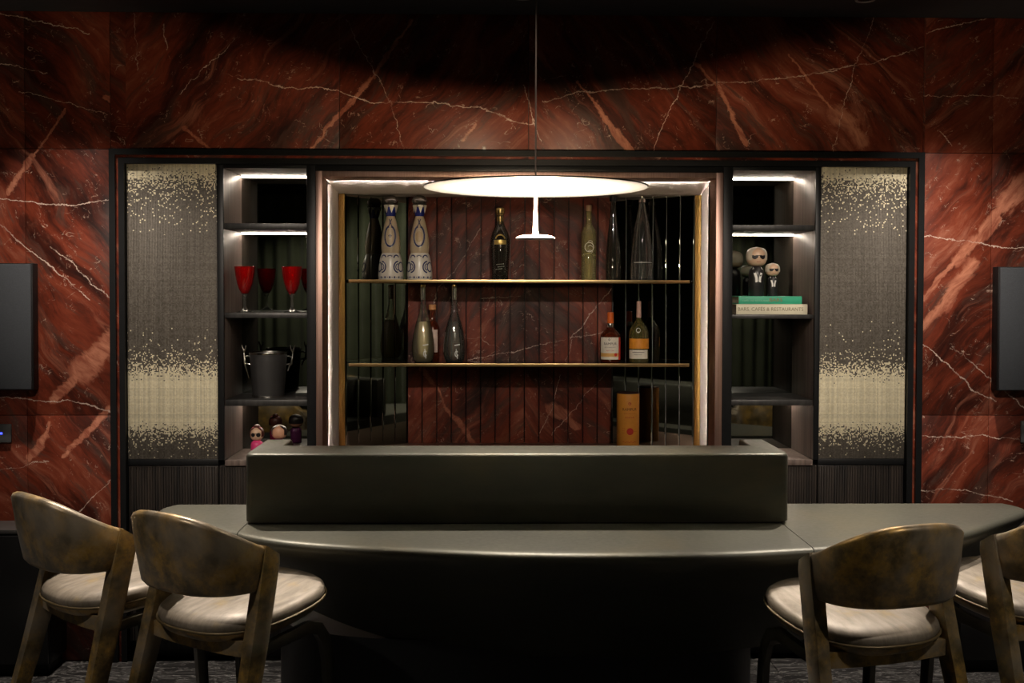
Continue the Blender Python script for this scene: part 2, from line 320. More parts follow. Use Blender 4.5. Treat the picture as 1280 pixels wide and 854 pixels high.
# ------------------------------------------------------------------ mesh builder
class MB:
    def __init__(s): s.v = []; s.f = []
    def add(s, vs, fs):
        o = len(s.v); s.v += [tuple(q) for q in vs]; s.f += [tuple(i+o for i in f) for f in fs]; return s
    def box(s, x0, x1, y0, y1, z0, z1, bev=0, seg=2):
        if bev <= 0:
            return s.add([(x0, y0, z0), (x1, y0, z0), (x1, y1, z0), (x0, y1, z0), (x0, y0, z1), (x1, y0, z1), (x1, y1, z1), (x0, y1, z1)],
                [(3, 2, 1, 0), (4, 5, 6, 7), (0, 1, 5, 4), (1, 2, 6, 5), (2, 3, 7, 6), (3, 0, 4, 7)])
        b = bmesh.new(); bmesh.ops.create_cube(b, size=1)
        for q in b.verts: q.co = Vector(((x0+x1)/2+q.co.x*(x1-x0), (y0+y1)/2+q.co.y*(y1-y0), (z0+z1)/2+q.co.z*(z1-z0)))
        bmesh.ops.bevel(b, geom=b.edges[:], offset=bev, segments=seg, affect='EDGES', profile=.5)
        return s.frombm(b)
    def frombm(s, b):
        b.verts.index_update(); s.add([q.co[:] for q in b.verts], [[q.index for q in f.verts] for f in b.faces]); b.free(); return s
    def prism(s, pts, z0, z1):          # polygon in xy, extruded in z
        n = len(pts)
        return s.add([(x, y, z0) for x, y in pts]+[(x, y, z1) for x, y in pts],
            [tuple(range(n))[::-1], tuple(range(n, 2*n))]+[(i, (i+1) % n, n+(i+1) % n, n+i) for i in range(n)])
    def lathe(s, prof, n=32, c=(0, 0), caps=True):
        o = len(s.v); vs = []; fs = []
        for r, z in prof:
            for k in range(n):
                a = 2*PI*k/n; vs.append((c[0]+r*math.cos(a), c[1]+r*math.sin(a), z))
        for i in range(len(prof)-1):
            for k in range(n):
                fs.append((i*n+k, i*n+(k+1) % n, (i+1)*n+(k+1) % n, (i+1)*n+k))
        if caps:
            fs.append(tuple(range(n))[::-1]); m = (len(prof)-1)*n; fs.append(tuple(range(m, m+n)))
        return s.add(vs, fs)
    def loft(s, rings, closed=True, caps=True):
        n = len(rings[0]); vs = [p for r in rings for p in r]; fs = []
        for i in range(len(rings)-1):
            for k in range(n if closed else n-1):
                fs.append((i*n+k, i*n+(k+1) % n, (i+1)*n+(k+1) % n, (i+1)*n+k))
        if caps and closed: fs.append(tuple(range(n))[::-1]); m = (len(rings)-1)*n; fs.append(tuple(range(m, m+n)))
        return s.add(vs, fs)
    def tube(s, path, rad, n=10, caps=True):
        P = [Vector(p) for p in path]; R = rad if isinstance(rad, (list, tuple)) else [rad]*len(P); rings = []
        t = (P[1]-P[0]).normalized(); ref = Vector((0, 0, 1)) if abs(t.z) < .9 else Vector((1, 0, 0)); nx = t.cross(ref).normalized()
        for i, p in enumerate(P):
            t = (P[min(i+1, len(P)-1)]-P[max(i-1, 0)]).normalized(); nx = (nx-t*nx.dot(t)).normalized(); ny = t.cross(nx)
            rings.append([p+nx*(R[i]*math.cos(2*PI*k/n))+ny*(R[i]*math.sin(2*PI*k/n)) for k in range(n)])
        return s.loft(rings, True, caps)
    def build(s, name, mat, parent=None, org=None, smooth=True, ang=35, kind=None):
        me = bpy.data.meshes.new(name)
        if org is None: org = tuple(parent.get('_o', (0, 0, 0))) if parent is not None else (0, 0, 0)
        me.from_pydata([(v[0]-org[0], v[1]-org[1], v[2]-org[2]) for v in s.v], [], s.f); me.materials.append(mat)
        b = bmesh.new(); b.from_mesh(me); bmesh.ops.recalc_face_normals(b, faces=b.faces[:]); b.to_mesh(me); b.free()
        if smooth: me.shade_smooth(); me.set_sharp_from_angle(angle=math.radians(ang))
        o = bpy.data.objects.new(name, me); COL.objects.link(o)
        if parent is not None: o.parent = parent
        else: o.location = org
        if kind: o['kind'] = kind
        return o
def tag(o, label=None, cat=None, group=None, kind=None):
    for k, v in (('label', label), ('category', cat), ('group', group), ('kind', kind)):
        if v: o[k] = v
    return o
def thing(name, label, cat, loc=(0, 0, 0), rz=0, group=None, world=False):   # world: meshes are given in world coordinates
    o = bpy.data.objects.new(name, None); COL.objects.link(o); o.location = loc; o.rotation_euler = (0, 0, rz); o.empty_display_size = .1
    if world: o['_o'] = loc
    return tag(o, label, cat, group)
def box(name, mat, parent, b, bev=.0015, **k): return MB().box(*b, bev=bev).build(name, mat, parent, **k)
def text_mesh(body, size, wx=1.0):        # letters as flat polygons (x, z), centred
    cu = bpy.data.curves.new('t', 'FONT'); cu.body = body; cu.size = size; cu.align_x = 'CENTER'; cu.align_y = 'CENTER'; cu.resolution_u = 3
    o = bpy.data.objects.new('t', cu); COL.objects.link(o); dg = bpy.context.evaluated_depsgraph_get()
    me = o.evaluated_get(dg).to_mesh(); vs = [(v.co.x*wx, v.co.y) for v in me.vertices]; fs = [tuple(p.vertices) for p in me.polygons]
    o.evaluated_get(dg).to_mesh_clear(); bpy.data.objects.remove(o); bpy.data.curves.remove(cu); return vs, fs
def flat_text(name, body, size, mat, parent, c, wx=1.0, org=None):   # on a vertical face turned to -y
    vs, fs = text_mesh(body, size, wx); return MB().add([(c[0]+x, c[1], c[2]+z) for x, z in vs], fs).build(name, mat, parent, org, smooth=False)
def rad_at(prof, z):
    for (r0_, z0), (r1, z1) in zip(prof, prof[1:]):
        if min(z0, z1) <= z <= max(z0, z1) and abs(z1-z0) > 1e-9: return r0_+(r1-r0_)*(z-z0)/(z1-z0)
    return prof[0][0]
def wrap(vs, prof, turn=0., off=.0006):       # (s, z) -> on a lathe surface, s measured along the girth from the front
    out = []
    for q, z in vs:
        r = rad_at(prof, z)+off; a = -PI/2+turn+q/max(r, .004); out.append((r*math.cos(a), r*math.sin(a), z))
    return out
def wrap_text(name, body, size, mat, parent, prof, z, turn=0., wx=1.0, off=.0012):
    vs, fs = text_mesh(body, size, wx); return MB().add(wrap([(x, y+z) for x, y in vs], prof, turn, off), fs).build(name, mat, parent, smooth=False)
def wrap_patch(name, mat, parent, prof, s0, s1, z0, z1, turn=0., off=.0008, n=14, m=4):
    vs = [(s0+(s1-s0)*i/n, z0+(z1-z0)*j/m) for j in range(m+1) for i in range(n+1)]
    fs = [(j*(n+1)+i, j*(n+1)+i+1, (j+1)*(n+1)+i+1, (j+1)*(n+1)+i) for j in range(m) for i in range(n)]
    o = MB().add(wrap(vs, prof, turn, off), fs).build(name, mat, parent); return o
def stroke(mb, path, wd, prof, turn=0., off=.0008):
    L = []
    for i, (q, z) in enumerate(path):
        a = path[max(i-1, 0)]; b = path[min(i+1, len(path)-1)]; dx, dz = b[0]-a[0], b[1]-a[1]; l = math.hypot(dx, dz) or 1
        L += [(q-dz/l*wd/2, z+dx/l*wd/2), (q+dz/l*wd/2, z-dx/l*wd/2)]
    mb.add(wrap(L, prof, turn, off), [(2*i, 2*i+1, 2*i+3, 2*i+2) for i in range(len(path)-1)])
def arc(cx, cz, rx, rz, a0, a1, n=14): return [(cx+rx*math.cos(a0+(a1-a0)*i/n), cz+rz*math.sin(a0+(a1-a0)*i/n)) for i in range(n+1)]
def X(px, Y=YW, py=380): return at(px, py, Y)[0]
def Z(py, Y=YW, px=640): return at(px, py, Y)[1]

# ------------------------------------------------------------------ room shell
FX0, FX1, FZ = -1.659, 1.922, 2.257        # opening framed in the marble wall
wb = MB().box(-4, FX0, 4.98, 5.06, 0, CEIL).box(FX1, 4, 4.98, 5.06, 0, CEIL).box(FX0, FX1, 4.98, 5.06, FZ, CEIL).box(-4, 4, 5.62, 5.7, 0, CEIL).build('wall_back', DARKW, smooth=False)
tag(wb, 'red marble wall behind the bar', kind='structure')
def slab(x0, x1, z0, z1, mat):
    g = .0012; box('marble_slab', mat, wb, (x0+g, x1-g, YW, 4.98, z0+g, z1-g), .001)
for xs, mat in (((-4.0, -3.0, -2.03, FX0), MAR_L), ((FX1, 2.232, 3.1, 4.0), MAR_R)):
    for a, b in zip(xs, xs[1:]):
        for c, d in ((0, 1.09), (1.09, FZ), (FZ, CEIL)): slab(a, b, c, d, mat)
xs = (FX0, -.66, .17, 1.0, FX1)
for a, b in zip(xs, xs[1:]): slab(a, b, FZ, CEIL, MAR_T)
MB().box(-4, 4, -2.6, 5.7, CEIL, CEIL+.08).build('ceiling', CEILM, kind='structure', smooth=False)
MB().box(-4.08, -4, -2.6, 5.7, 0, CEIL).build('wall_left', DARKW, kind='structure', smooth=False)
MB().box(4, 4.08, -2.6, 5.7, 0, CEIL).build('wall_right', DARKW, kind='structure', smooth=False)
MB().box(-4, 4, -2.68, -2.6, 0, CEIL).build('wall_front', DARKW, kind='structure', smooth=False)
fl = MB().box(-4, 4, -2.6, 5.7, -.1, -.012).build('floor', BLACK, kind='structure', smooth=False)
# grey oak boards laid along the wall, staggered row by row
PW, PLN = .19, 1.25
pl_me = MB().box(0, PLN-.002, 0, PW-.002, -.012, 0, .002, 1).build('plank', FLOORM, fl)
first = True
for rowi in range(11):
    for k in range(-4, 4):
        cx = k*PLN+((rowi*.47) % 1)*PLN; cy = 4.945-PW*(rowi+1)
        if not (-4 < cx < 3): continue
        o = pl_me if first else pl_me.copy()
        if not first: COL.objects.link(o)
        o.location = (cx, cy, 0); first = False
far = MB().box(-4, 4, -2.6, 2.85, -.012, -.001).build('floorboards', FLOORM, fl, smooth=False, kind='stuff')

# frame around the bar wall: two black rails with a marble strip let in between
fr = MB()
def ring(mb, d0, d1, y0, y1):
    mb.box(FX0+d0, FX0+d1, y0, y1, 0, FZ-d0).box(FX1-d1, FX1-d0, y0, y1, 0, FZ-d0).box(FX0+d1, FX1-d1, y0, y1, FZ-d1, FZ-d0)
ring(fr, 0, .026, 4.925, 5.1); ring(fr, .039, .064, 4.93, 5.1)
fo = fr.build('trim_1', BLACK, kind='structure', smooth=False); tag(fo, 'black double frame around the bar wall')
mi = MB(); ring(mi, .026, .039, 4.938, 5.1); o = mi.build('marble_inlay', MAR_T, fo, smooth=False); o['label'] = 'thin red marble strip between two black rails'

# ------------------------------------------------------------------ cabinets
IX0, IX1, IZ = FX0+.064, FX1-.064, FZ-.064   # inside of the frame
xd0, xd1 = IX0, X(272); xn0, xn1 = X(280), X(383.5)
xc0, xc1 = X(395), X(903); xm0, xm1 = X(915), X(1018); xe0, xe1 = X(1024.5), IX1
ZB = Z(575)                               # height of the niche floors
MOS = mk_mosaic(lambda py: Z(py))
YB = 5.31
def fluted(parent, x0, x1, z0, z1, y):
    box('fluted_door', WOOD_F, parent, (x0, x1, y, y+.02, z0, z1))
    dr = parent.children[-1]; mb = MB(); n = max(3, int(round((x1-x0)/.0118))); wd = (x1-x0)/n
    for i in range(n):
        c = x0+wd*(i+.5); r = wd*.36
        mb.add([(c-r, y, z0+.004), (c-r*.7, y-r*.9, z0+.004), (c+r*.7, y-r*.9, z0+.004), (c+r, y, z0+.004), (c-r, y, z1-.004), (c-r*.7, y-r*.9, z1-.004), (c+r*.7, y-r*.9, z1-.004), (c+r, y, z1-.004)],
            [(0, 1, 5, 4), (1, 2, 6, 5), (2, 3, 7, 6), (3, 2, 1, 0), (4, 5, 6, 7)])
    mb.build('flutes', WOOD_F, dr, org=tuple(parent['_o']), smooth=False, kind='stuff')
def tall_cabinet(x0, x1, label):
    t = thing('tall_cabinet', label, 'cabinet', ((x0+x1)/2, 5.14, 0), world=True)
    box('cabinet_body', WOOD_D, t, (x0+.001, x1-.001, 4.985, 5.5, .08, IZ-.001))
    box('plinth', WOOD_D, t, (x0+.001, x1-.001, 5.01, 5.5, 0, .079))
    d = box('mosaic_door', MOS, t, (x0+.003, x1-.003, 4.955, 4.984, ZB+.004, Z(205)), .001); d['label'] = 'door of woven metal with pale band and scattered flecks'
    box('rail', BLACK, t, (x0+.001, x1-.001, 4.955, 4.984, ZB-.024, ZB+.003))
    fluted(t, x0+.003, x1-.003, .085, ZB-.027, 4.962)
tall_cabinet(xd0, xd1, 'tall cabinet with woven metal door, left of the shelves with red goblets')
tall_cabinet(xe0, xe1, 'tall cabinet with woven metal door, right of the shelves with green book')
def shelf_unit(x0, x1, s0, s1, label, tops):       # x0..x1 the opening, s0 / s1 outer faces of the uprights
    t = thing('open_shelf_unit', label, 'shelf', ((x0+x1)/2, 5.14, 0), world=True)
    for a, b in ((s0, x0), (x1, s1)):
        box('upright', WOOD, t, (a+.0005, b, 4.962, 5.33, ZB, IZ-.001)); box('edge_band', BLACK, t, (a+.0005, b, 4.945, 4.9615, ZB, IZ-.001))
    m = box('back_mirror', MIRROR, t, (x0, x1, YB, 5.33, ZB, tops[0]), 0)
    box('top_panel', WOOD, t, (x0, x1, 4.962, 5.33, tops[0], IZ-.001)); box('edge_band', BLACK, t, (x0, x1, 4.945, 4.9615, tops[0], IZ-.001))
    box('bottom_panel', WOOD, t, (x0, x1, 4.95, 5.33, ZB-.026, ZB-.0005)) 
    box('base_body', WOOD_D, t, (s0+.001, s1-.001, 4.985, 5.33, .08, ZB-.027)); box('plinth', WOOD_D, t, (s0+.001, s1-.001, 5.01, 5.33, 0, .079))
    fluted(t, s0+.003, s1-.003, .085, ZB-.028, 4.962)
    zt = tops[0]
    for i, (zs, th) in enumerate(tops[1:]):
        box('shelf', WOOD_D, t, (x0, x1, 4.965, YB, zs-th, zs), .002)
    for zz in (tops[0], tops[1][0]-tops[1][1], tops[3][0]-tops[3][1]):
        o = box('led_strip', LED, t, (x0+.004, x1-.004, 5.285, 5.297, zz-.0045, zz-.0005), 0); o['label'] = 'glowing warm strip light'
    return t
SL = [Z(210.5, px=330), (Z(279, px=330), .026), (Z(391.5, px=330), .022), (Z(500.5, px=330), .027)]
SR = [Z(213.5, px=965), (Z(281, px=965), .026), (Z(393.5, px=965), .018), (Z(500.5, px=965), .025)]
shelf_unit(xn0, xn1, xd1, xc0, 'open dark wood shelf unit holding red goblets and ice bucket', SL)
shelf_unit(xm0, xm1, xc1, xe0, 'open dark wood shelf unit holding books and sunglassed dolls', SR)

# central niche
ZF, ZC = .893, 2.098
RX0, RX1 = -.713, 1.003
nb = thing('bar_niche', 'lit copper framed bar niche with marble slats and brass shelves', 'shelf', (.14, 5.2, 0), world=True)
lz = Z(214.7, 4.94)
def lip(x0, x1, z0, z1): box('copper_frame', COPPER, nb, (x0, x1, 4.94, 5.08, z0, z1), .0015)
lip(xc0+.001, -.735, ZF, lz); lip(1.0, xc1-.001, ZF, lz); lip(-.735, 1.0, 2.14, lz)
box('niche_floor', COPPER, nb, (xc0+.001, xc1-.001, 4.94, 5.50, ZF-.03, ZF), .001)
box('niche_head', BLACK, nb, (xc0+.001, xc1-.001, 4.95, 5.08, lz+.001, IZ-.001), .001)
box('base_body', WOOD_D, nb, (xc0+.001, xc1-.001, 4.985, 5.5, .08, ZF-.031)); box('plinth', WOOD_D, nb, (xc0+.001, xc1-.001, 5.01, 5.5, 0, .079))
fluted(nb, xc0+.003, .13, .085, ZF-.033, 4.962); fluted(nb, .133, xc1-.003, .085, ZF-.033, 4.962)
# splayed lit reveals and lid
th = .012
MB().prism([(-.7575, 5.10), (RX0, 5.305), (RX0-th, 5.308), (-.761, 5.12)], ZF, 2.13).build('lit_reveal', REVEAL, nb, smooth=False)
MB().prism([(1.024, 5.10), (RX1, 5.305), (RX1+th, 5.308), (1.027, 5.12)], ZF, 2.13).build('lit_reveal', REVEAL, nb, smooth=False)
MB().add([(-.762, 5.10, 2.165), (1.028, 5.10, 2.165), (1.0, 5.30, ZC), (-.71, 5.30, ZC), (1.0, 5.51, ZC), (-.71, 5.51, ZC),
          (-.762, 5.10, 2.18), (1.028, 5.10, 2.18), (1.0, 5.30, ZC+.02), (-.71, 5.30, ZC+.02), (1.0, 5.51, ZC+.02), (-.71, 5.51, ZC+.02)],
         [(0, 1, 2, 3), (3, 2, 4, 5), (6, 9, 8, 7), (9, 11, 10, 8), (0, 6, 7, 1), (5, 4, 10, 11), (0, 3, 9, 6), (3, 5, 11, 9), (1, 7, 8, 2), (2, 8, 10, 4)]).build('lit_reveal', REVEAL, nb, smooth=False)
for b in ((-.7405, -.7385, 5.081, 5.14, ZF+.001, 2.14), (1.0045, 1.0065, 5.081, 5.14, ZF+.001, 2.14), (-.735, 1.0, 5.081, 5.14, 2.1435, 2.1455)): box('led_shield', BLACK, nb, b, 0)  # thin black shields added to keep strip light off brass and mirrors
for b in ((-.7465, -.7415, 5.085, 5.093, ZF+.01, 2.13), (1.0075, 1.0125, 5.085, 5.093, ZF+.01, 2.13), (-.73, .995, 5.085, 5.097, 2.147, 2.158)):
    o = box('led_strip', LED_N, nb, b, 0); o['label'] = 'glowing strip light behind the copper lip'
# marble slats
NS = 14; SX0, SX1, SY = -.40, .600, 5.48; sw = (SX1-SX0)/NS
for i in range(NS):
    box('marble_slat', MAR_S, nb, (SX0+i*sw+.0022, SX0+(i+1)*sw-.0022, SY-.010, SY+.012, ZF+.0005, ZC-.0005), .0025)
box('back_board', BLACK, nb, (SX0, SX1, SY+.013, SY+.03, ZF, ZC), 0)
# slanted mirror strips with bevelled edges
def mirrors(p0, p1, n):
    a, b = Vector((*p0, 0)), Vector((*p1, 0)); d = (b-a); L = d.length; d.normalize(); nr = Vector((d.y, -d.x, 0))
    if nr.y > 0: nr = -nr
    wd = L/n
    for i in range(n):
        q = [a+d*(i*wd+.001), a+d*(i*wd+.0045)+nr*.0005, a+d*((i+1)*wd-.0045)+nr*.0005, a+d*((i+1)*wd-.001), a+d*((i+1)*wd-.001)-nr*.006, a+d*(i*wd+.001)-nr*.006]
        MB().prism([(v.x, v.y) for v in q], ZF+.0005, ZC-.0005).build('mirror_strip', MIRROR_B, nb, smooth=False)
def edge_glints(p0, p1, n, mat):  # thin grey strips painting in the light caught by the mirror bevels
    a, b = Vector((*p0, 0)), Vector((*p1, 0))
    for i in range(n+1):
        p = a.lerp(b, i/n); box('painted_glint', mat, nb, (p.x-.0014, p.x+.0014, p.y-.0035, p.y-.001, ZF+.0005, ZC-.0005), 0)
edge_glints((.972, 5.318), (SX1+.003, 5.478), 6, plain('grey_glint', (.085, .09, .088), .7))
mirrors((-.681, 5.318), (SX0-.003, 5.478), 5); mirrors((.972, 5.318), (SX1+.003, 5.478), 6)
box('brass_upright', BRASS, nb, (RX0+.001, -.682, 5.296, 5.312, ZF, ZC-.001), .001); box('brass_upright', BRASS, nb, (.973, RX1-.001, 5.296, 5.312, ZF, ZC-.001), .001)
SH1, SH2 = 1.6925, 1.302
for zs in (SH1, SH2):
    MB().prism([(-.653, 5.226), (.933, 5.226), (.933, 5.322), (.612, 5.462), (-.41, 5.462), (-.653, 5.322)], zs-.010, zs).build('shelf', SMOKE, nb, smooth=False)
    sh = nb.children[-1]
    box('brass_edge', BRASS_H, sh, (-.655, .935, 5.218, 5.2258, zs-.015, zs+.0005), .001, org=(.14, 5.2, 0))

# ------------------------------------------------------------------ bar counter
ZT = .82
bar = thing('bar_counter', 'dark bronze bar counter with bowed front and raised ledge', 'bar', (.40, 3.95, 0), world=True)
BC = .40
half = [(0.0, 3.4586), (0.2076, 3.4648), (0.4152, 3.4835), (0.6228, 3.5271), (0.8304, 3.5759), (0.9861, 3.6195), (1.1003, 3.6662), (1.2145, 3.742), (1.3286, 3.8458), (1.4324, 3.9444), (1.5259, 4.0295), (1.5985, 4.1053), (1.6369, 4.1728), (1.64, 4.235), (1.6141, 4.2817)]
out = [(BC-u, y) for u, y in half[::-1]]+[(BC+u, y) for u, y in half[1:]]
YK = 4.292
out[0] = (out[0][0], YK); out[-1] = (out[-1][0], YK)
def smooth_pts(p, it=2):
    for _ in range(it):
        q = [p[0]]
        for a, b in zip(p, p[1:]): q += [(a[0]*.75+b[0]*.25, a[1]*.75+b[1]*.25), (a[0]*.25+b[0]*.75, a[1]*.25+b[1]*.75)]
        p = q+[p[-1]]
    return p
out = smooth_pts(out)
def zbot(u): u = abs(u); return .36+.05*(u/.93)**2+(.22*max(0, (u-.83)/.81)**1.3)
rings = []
def inset(k, dz):
    r = []
    for x, y in out:
        u = x-BC; e = 0
        nx, ny = u*.35, (y-YK); l = math.hypot(nx, ny) or 1
        r.append((x-nx/l*k, min(YK, y-ny/l*k), dz))
    return r
for k, z in ((.5, ZT), (.25, ZT), (.05, ZT), (.022, ZT), (.010, ZT-.003), (.003, ZT-.009), (0, ZT-.018), (.004, ZT-.030)): rings.append(inset(k, z))
for j in range(1, 11):
    t = j/10; r = []
    for (x, y) in out:
        u = x-BC; zb_ = zbot(u); z = (ZT-.03)+(zb_-(ZT-.03))*t
        d = (ZT-.03)-z; k = .004+.95*d
        nx, ny = u*.35, (y-YK); l = math.hypot(nx, ny) or 1
        k = min(k, max(0, l*.9))
        r.append((x-nx/l*k, min(YK, y-ny/l*k), z))
    rings.append(r)
hull = MB().loft(rings, True, True)
SEAM0, SEAM1 = -0.853, 1.037
def cut(lo, hi, name):
    b = bmesh.new(); vs = [b.verts.new(v) for v in hull.v]
    for f in hull.f:
        try: b.faces.new([vs[i] for i in f])
        except ValueError: pass
    for x, s in ((lo, -1), (hi, 1)):
        if x is None: continue
        g = b.verts[:]+b.edges[:]+b.faces[:]
        r = bmesh.ops.bisect_plane(b, geom=g, plane_co=(x, 0, 0), plane_no=(s, 0, 0), clear_outer=True)
        ed = [e for e in r['geom_cut'] if isinstance(e, bmesh.types.BMEdge)]
        bmesh.ops.edgeloop_fill(b, edges=ed)
    b.verts.index_update()
    return MB().frombm(b).build(name, BARM, bar, ang=40)
cut(SEAM0+.002, SEAM1-.002, 'counter_front'); cut(None, SEAM0-.001, 'counter_wing'); cut(SEAM1+.001, None, 'counter_wing')
# plinth under the hull
pp = [(BC+u*.72-.22*0, y) for u, y in []]
pr = []
for k in range(41):
    a = PI*k/40; c, s_ = math.cos(a), math.sin(a)
    pr.append((.104-math.copysign(abs(c)**.75, c)*.89, 4.255-.38*s_**.8))
MB().prism(pr, 0, .42).build('plinth', BLACK, bar, ang=30)
# raised ledge: a front wall that turns back at both ends
def ledge_poly(ins):
    xo0, xo1, yf, yi, yb, xi0, xi1, rr = -0.856+ins, 1.061-ins, 3.915+ins, 4.136-ins, 4.308-ins, -0.756-ins, 0.967+ins, .036
    p = []
    for (cx, cy, a0) in ((xo0+rr, yf+rr, PI), (xo1-rr, yf+rr, 1.5*PI)):
        for k in range(7): a = a0+PI/2*k/6; p.append((cx+rr*math.cos(a), cy+rr*math.sin(a)))
    p += [(xo1, yb), (xi1, yb), (xi1, yi), (xi0, yi), (xi0, yb), (xo0, yb)]
    return p
ZL0, ZL1 = ZT+.006, 1.069
rs = [[(x, y, z) for x, y in ledge_poly(i)] for i, z in ((.004, ZL0), (0, ZL0+.004), (0, ZL1-.012), (.002, ZL1-.005), (.006, ZL1-.001), (.011, ZL1))]
b = bmesh.new(); n = len(rs[0]); vv = [[b.verts.new(p) for p in r] for r in rs]
for i in range(len(rs)-1):
    for k in range(n): b.faces.new((vv[i][k], vv[i][(k+1) % n], vv[i+1][(k+1) % n], vv[i+1][k]))
b.faces.new(vv[-1]); b.faces.new(vv[0][::-1])
bmesh.ops.triangulate(b, faces=[f for f in b.faces if len(f.verts) > 4])
MB().frombm(b).build('raised_ledge', BARM, bar, ang=50)
MB().prism(ledge_poly(.012), ZT+.0003, ZL0).build('shadow_gap', BLACK, bar, smooth=False)

# ------------------------------------------------------------------ bar chairs
def superc(w, y0, d, n, e=2/2.7):
    r = []
    for k in range(n+1):
        a = PI*k/n; c, s_ = math.cos(a), math.sin(a); r.append((math.copysign(abs(c)**e, c)*w, y0-d*max(0, s_)**e))
    return r
def make_chair(label, loc, rz):
    t = thing('bar_chair', label, 'chair', loc, rz, 'bar chairs along the counter')
    ZS = .655
    def outline(k, z, grow=0):
        r = []
        for i in range(48):
            a = 2*PI*i/48; c, s_ = math.cos(a), math.sin(a); e = 2/3.6 if s_ > 0 else 2/2.5
            x = math.copysign(abs(c)**e, c)*(.232+grow)*k; y = math.copysign(abs(s_)**e, s_)*((.215 if s_ > 0 else .238)+grow)*k
            tz = z+.055*(y/.2)*(.35)+(.018*(max(0, y)/.2)**2)
            r.append((x, y, tz))
        return r
    MB().loft([outline(k, z) for k, z in ((.985, ZS), (1.0, ZS+.010), (.985, ZS+.022), (.93, ZS+.034), (.80, ZS+.041), (.5, ZS+.044), (.2, ZS+.045))]).build('seat', SEAT, t, ang=60)
    MB().loft([outline(k, z) for k, z in ((.62, ZS-.052), (.80, ZS-.046), (.93, ZS-.028), (.985, ZS-.008), (.985, ZS-.001))]).build('seat_shell', LEATHER, t, ang=60)
    pth = outline(1.0, ZS-.001, .001); MB().tube(pth+[pth[0]], .0045, 8, False).build('piping', PIPING, t, ang=80)
    # wrapped backrest band
    W = .206; pth = superc(W, -.100, .190, 48); rr = []
    for i, (x, y) in enumerate(pth):
        a, c = pth[max(i-1, 0)], pth[min(i+1, 48)]; tx, ty = c[0]-a[0], c[1]-a[1]; l = math.hypot(tx, ty); nx, ny = ty/l, -tx/l   # towards the inside or outside
        if nx*x+ny*(y+.1) < 0: nx, ny = -nx, -ny
        q = abs(i/24-1)
        zt = .995-.113*q**2.1; zb_ = .750+.006*q**2; hh = zt-zb_; th_ = .021
        if i in (0, 48): nx, ny = math.copysign(1, x), 0
        ring_ = []
        for (o_, f) in ((-.6, 0), (-1, .05), (-1.05, .5), (-1, .93), (-.6, .99), (0, 1.0), (.6, .985), (1, .93), (1.12, .5), (1, .06), (.6, .01), (0, 0)):
            lean = .045*(f-.5)*(1-q**3)
            ring_.append((x+nx*(o_*th_), y+ny*(o_*th_)-lean, zb_+hh*f))
        rr.append(ring_)
    MB().loft(rr).build('backrest', LEATHER, t, ang=50)
    for s_ in (-1, 1):
        # rear leg rises into the end of the backrest
        rg = []
        for f in (0, .12, .3, .5, .68, .74, .85, .97, 1.0):
            y = -.335+(.245)*f+.012*math.sin(f*PI); z = .876*f; d = .040+.020*min(1, f/.7); x = s_*(.252-.040*f); wx = .017+.004*f
            if f > .98: d *= .9; wx *= .85
            ry = d*.5
            rg.append([(x-wx, y-ry, z+.012*f), (x+wx, y-ry, z+.012*f), (x+wx*1.15, y-ry*.7, z+.008*f), (x+wx*1.15, y+ry*.75, z-.018*f), (x+wx, y+ry, z-.022*f), (x-wx, y+ry, z-.022*f), (x-wx*1.15, y+ry*.75, z-.018*f), (x-wx*1.15, y-ry*.7, z+.008*f)])
        MB().loft(rg).build('rear_leg', LEATHER, t, ang=50)
        # bent front leg with side rail
        path = [(s_*.215, -.15, .575), (s_*.205, 0, .585), (s_*.20, .09, .59), (s_*.197, .135, .575), (s_*.196, .165, .535), (s_*.197, .18, .47), (s_*.20, .193, .25), (s_*.203, .205, 0)]
        rg = []
        for i, p in enumerate(path):
            a = Vector(path[max(i-1, 0)]); c = Vector(path[min(i+1, len(path)-1)]); tt = (c-a).normalized(); sx = Vector((1, 0, 0)); ny = tt.cross(sx).normalized()
            hw, hd = .013, (.020 if 2 <= i <= 5 else .017)
            P = Vector(p); rg.append([P+sx*(q*hw)+ny*(r_*hd) for q, r_ in ((-1, -.8), (-.8, -1), (.8, -1), (1, -.8), (1, .8), (.8, 1), (-.8, 1), (-1, .8))])
            if i == len(path)-1: rg[-1] = [Vector((v.x, v.y, 0)) for v in rg[-1]]
        MB().loft(rg).build('front_leg', BRONZE, t, ang=50)
    ap = []
    for (x, y) in ((-.228, -.148), (-.20, -.165), (-.10, -.178), (0, -.182), (.10, -.178), (.20, -.165), (.228, -.148)):
        ap.append([(x, y-.011, .565), (x, y+.011, .565), (x, y+.011, .612), (x, y-.011, .612)])
    MB().loft(ap).build('apron', LEATHER, t, smooth=True, ang=50)
    return t
make_chair('gold leather bar chair at far left, in front of the black credenza', (-1.245, 3.785, 0), -.77)
make_chair('gold leather bar chair left of the bar front, overlapping its left neighbour', (-.78, 3.52, 0), -.60)
make_chair('gold leather bar chair seen whole right of the bar front', (1.108, 3.372, 0), .30)
make_chair('gold leather bar chair cut off by the right picture edge', (1.735, 3.63, 0), .40)

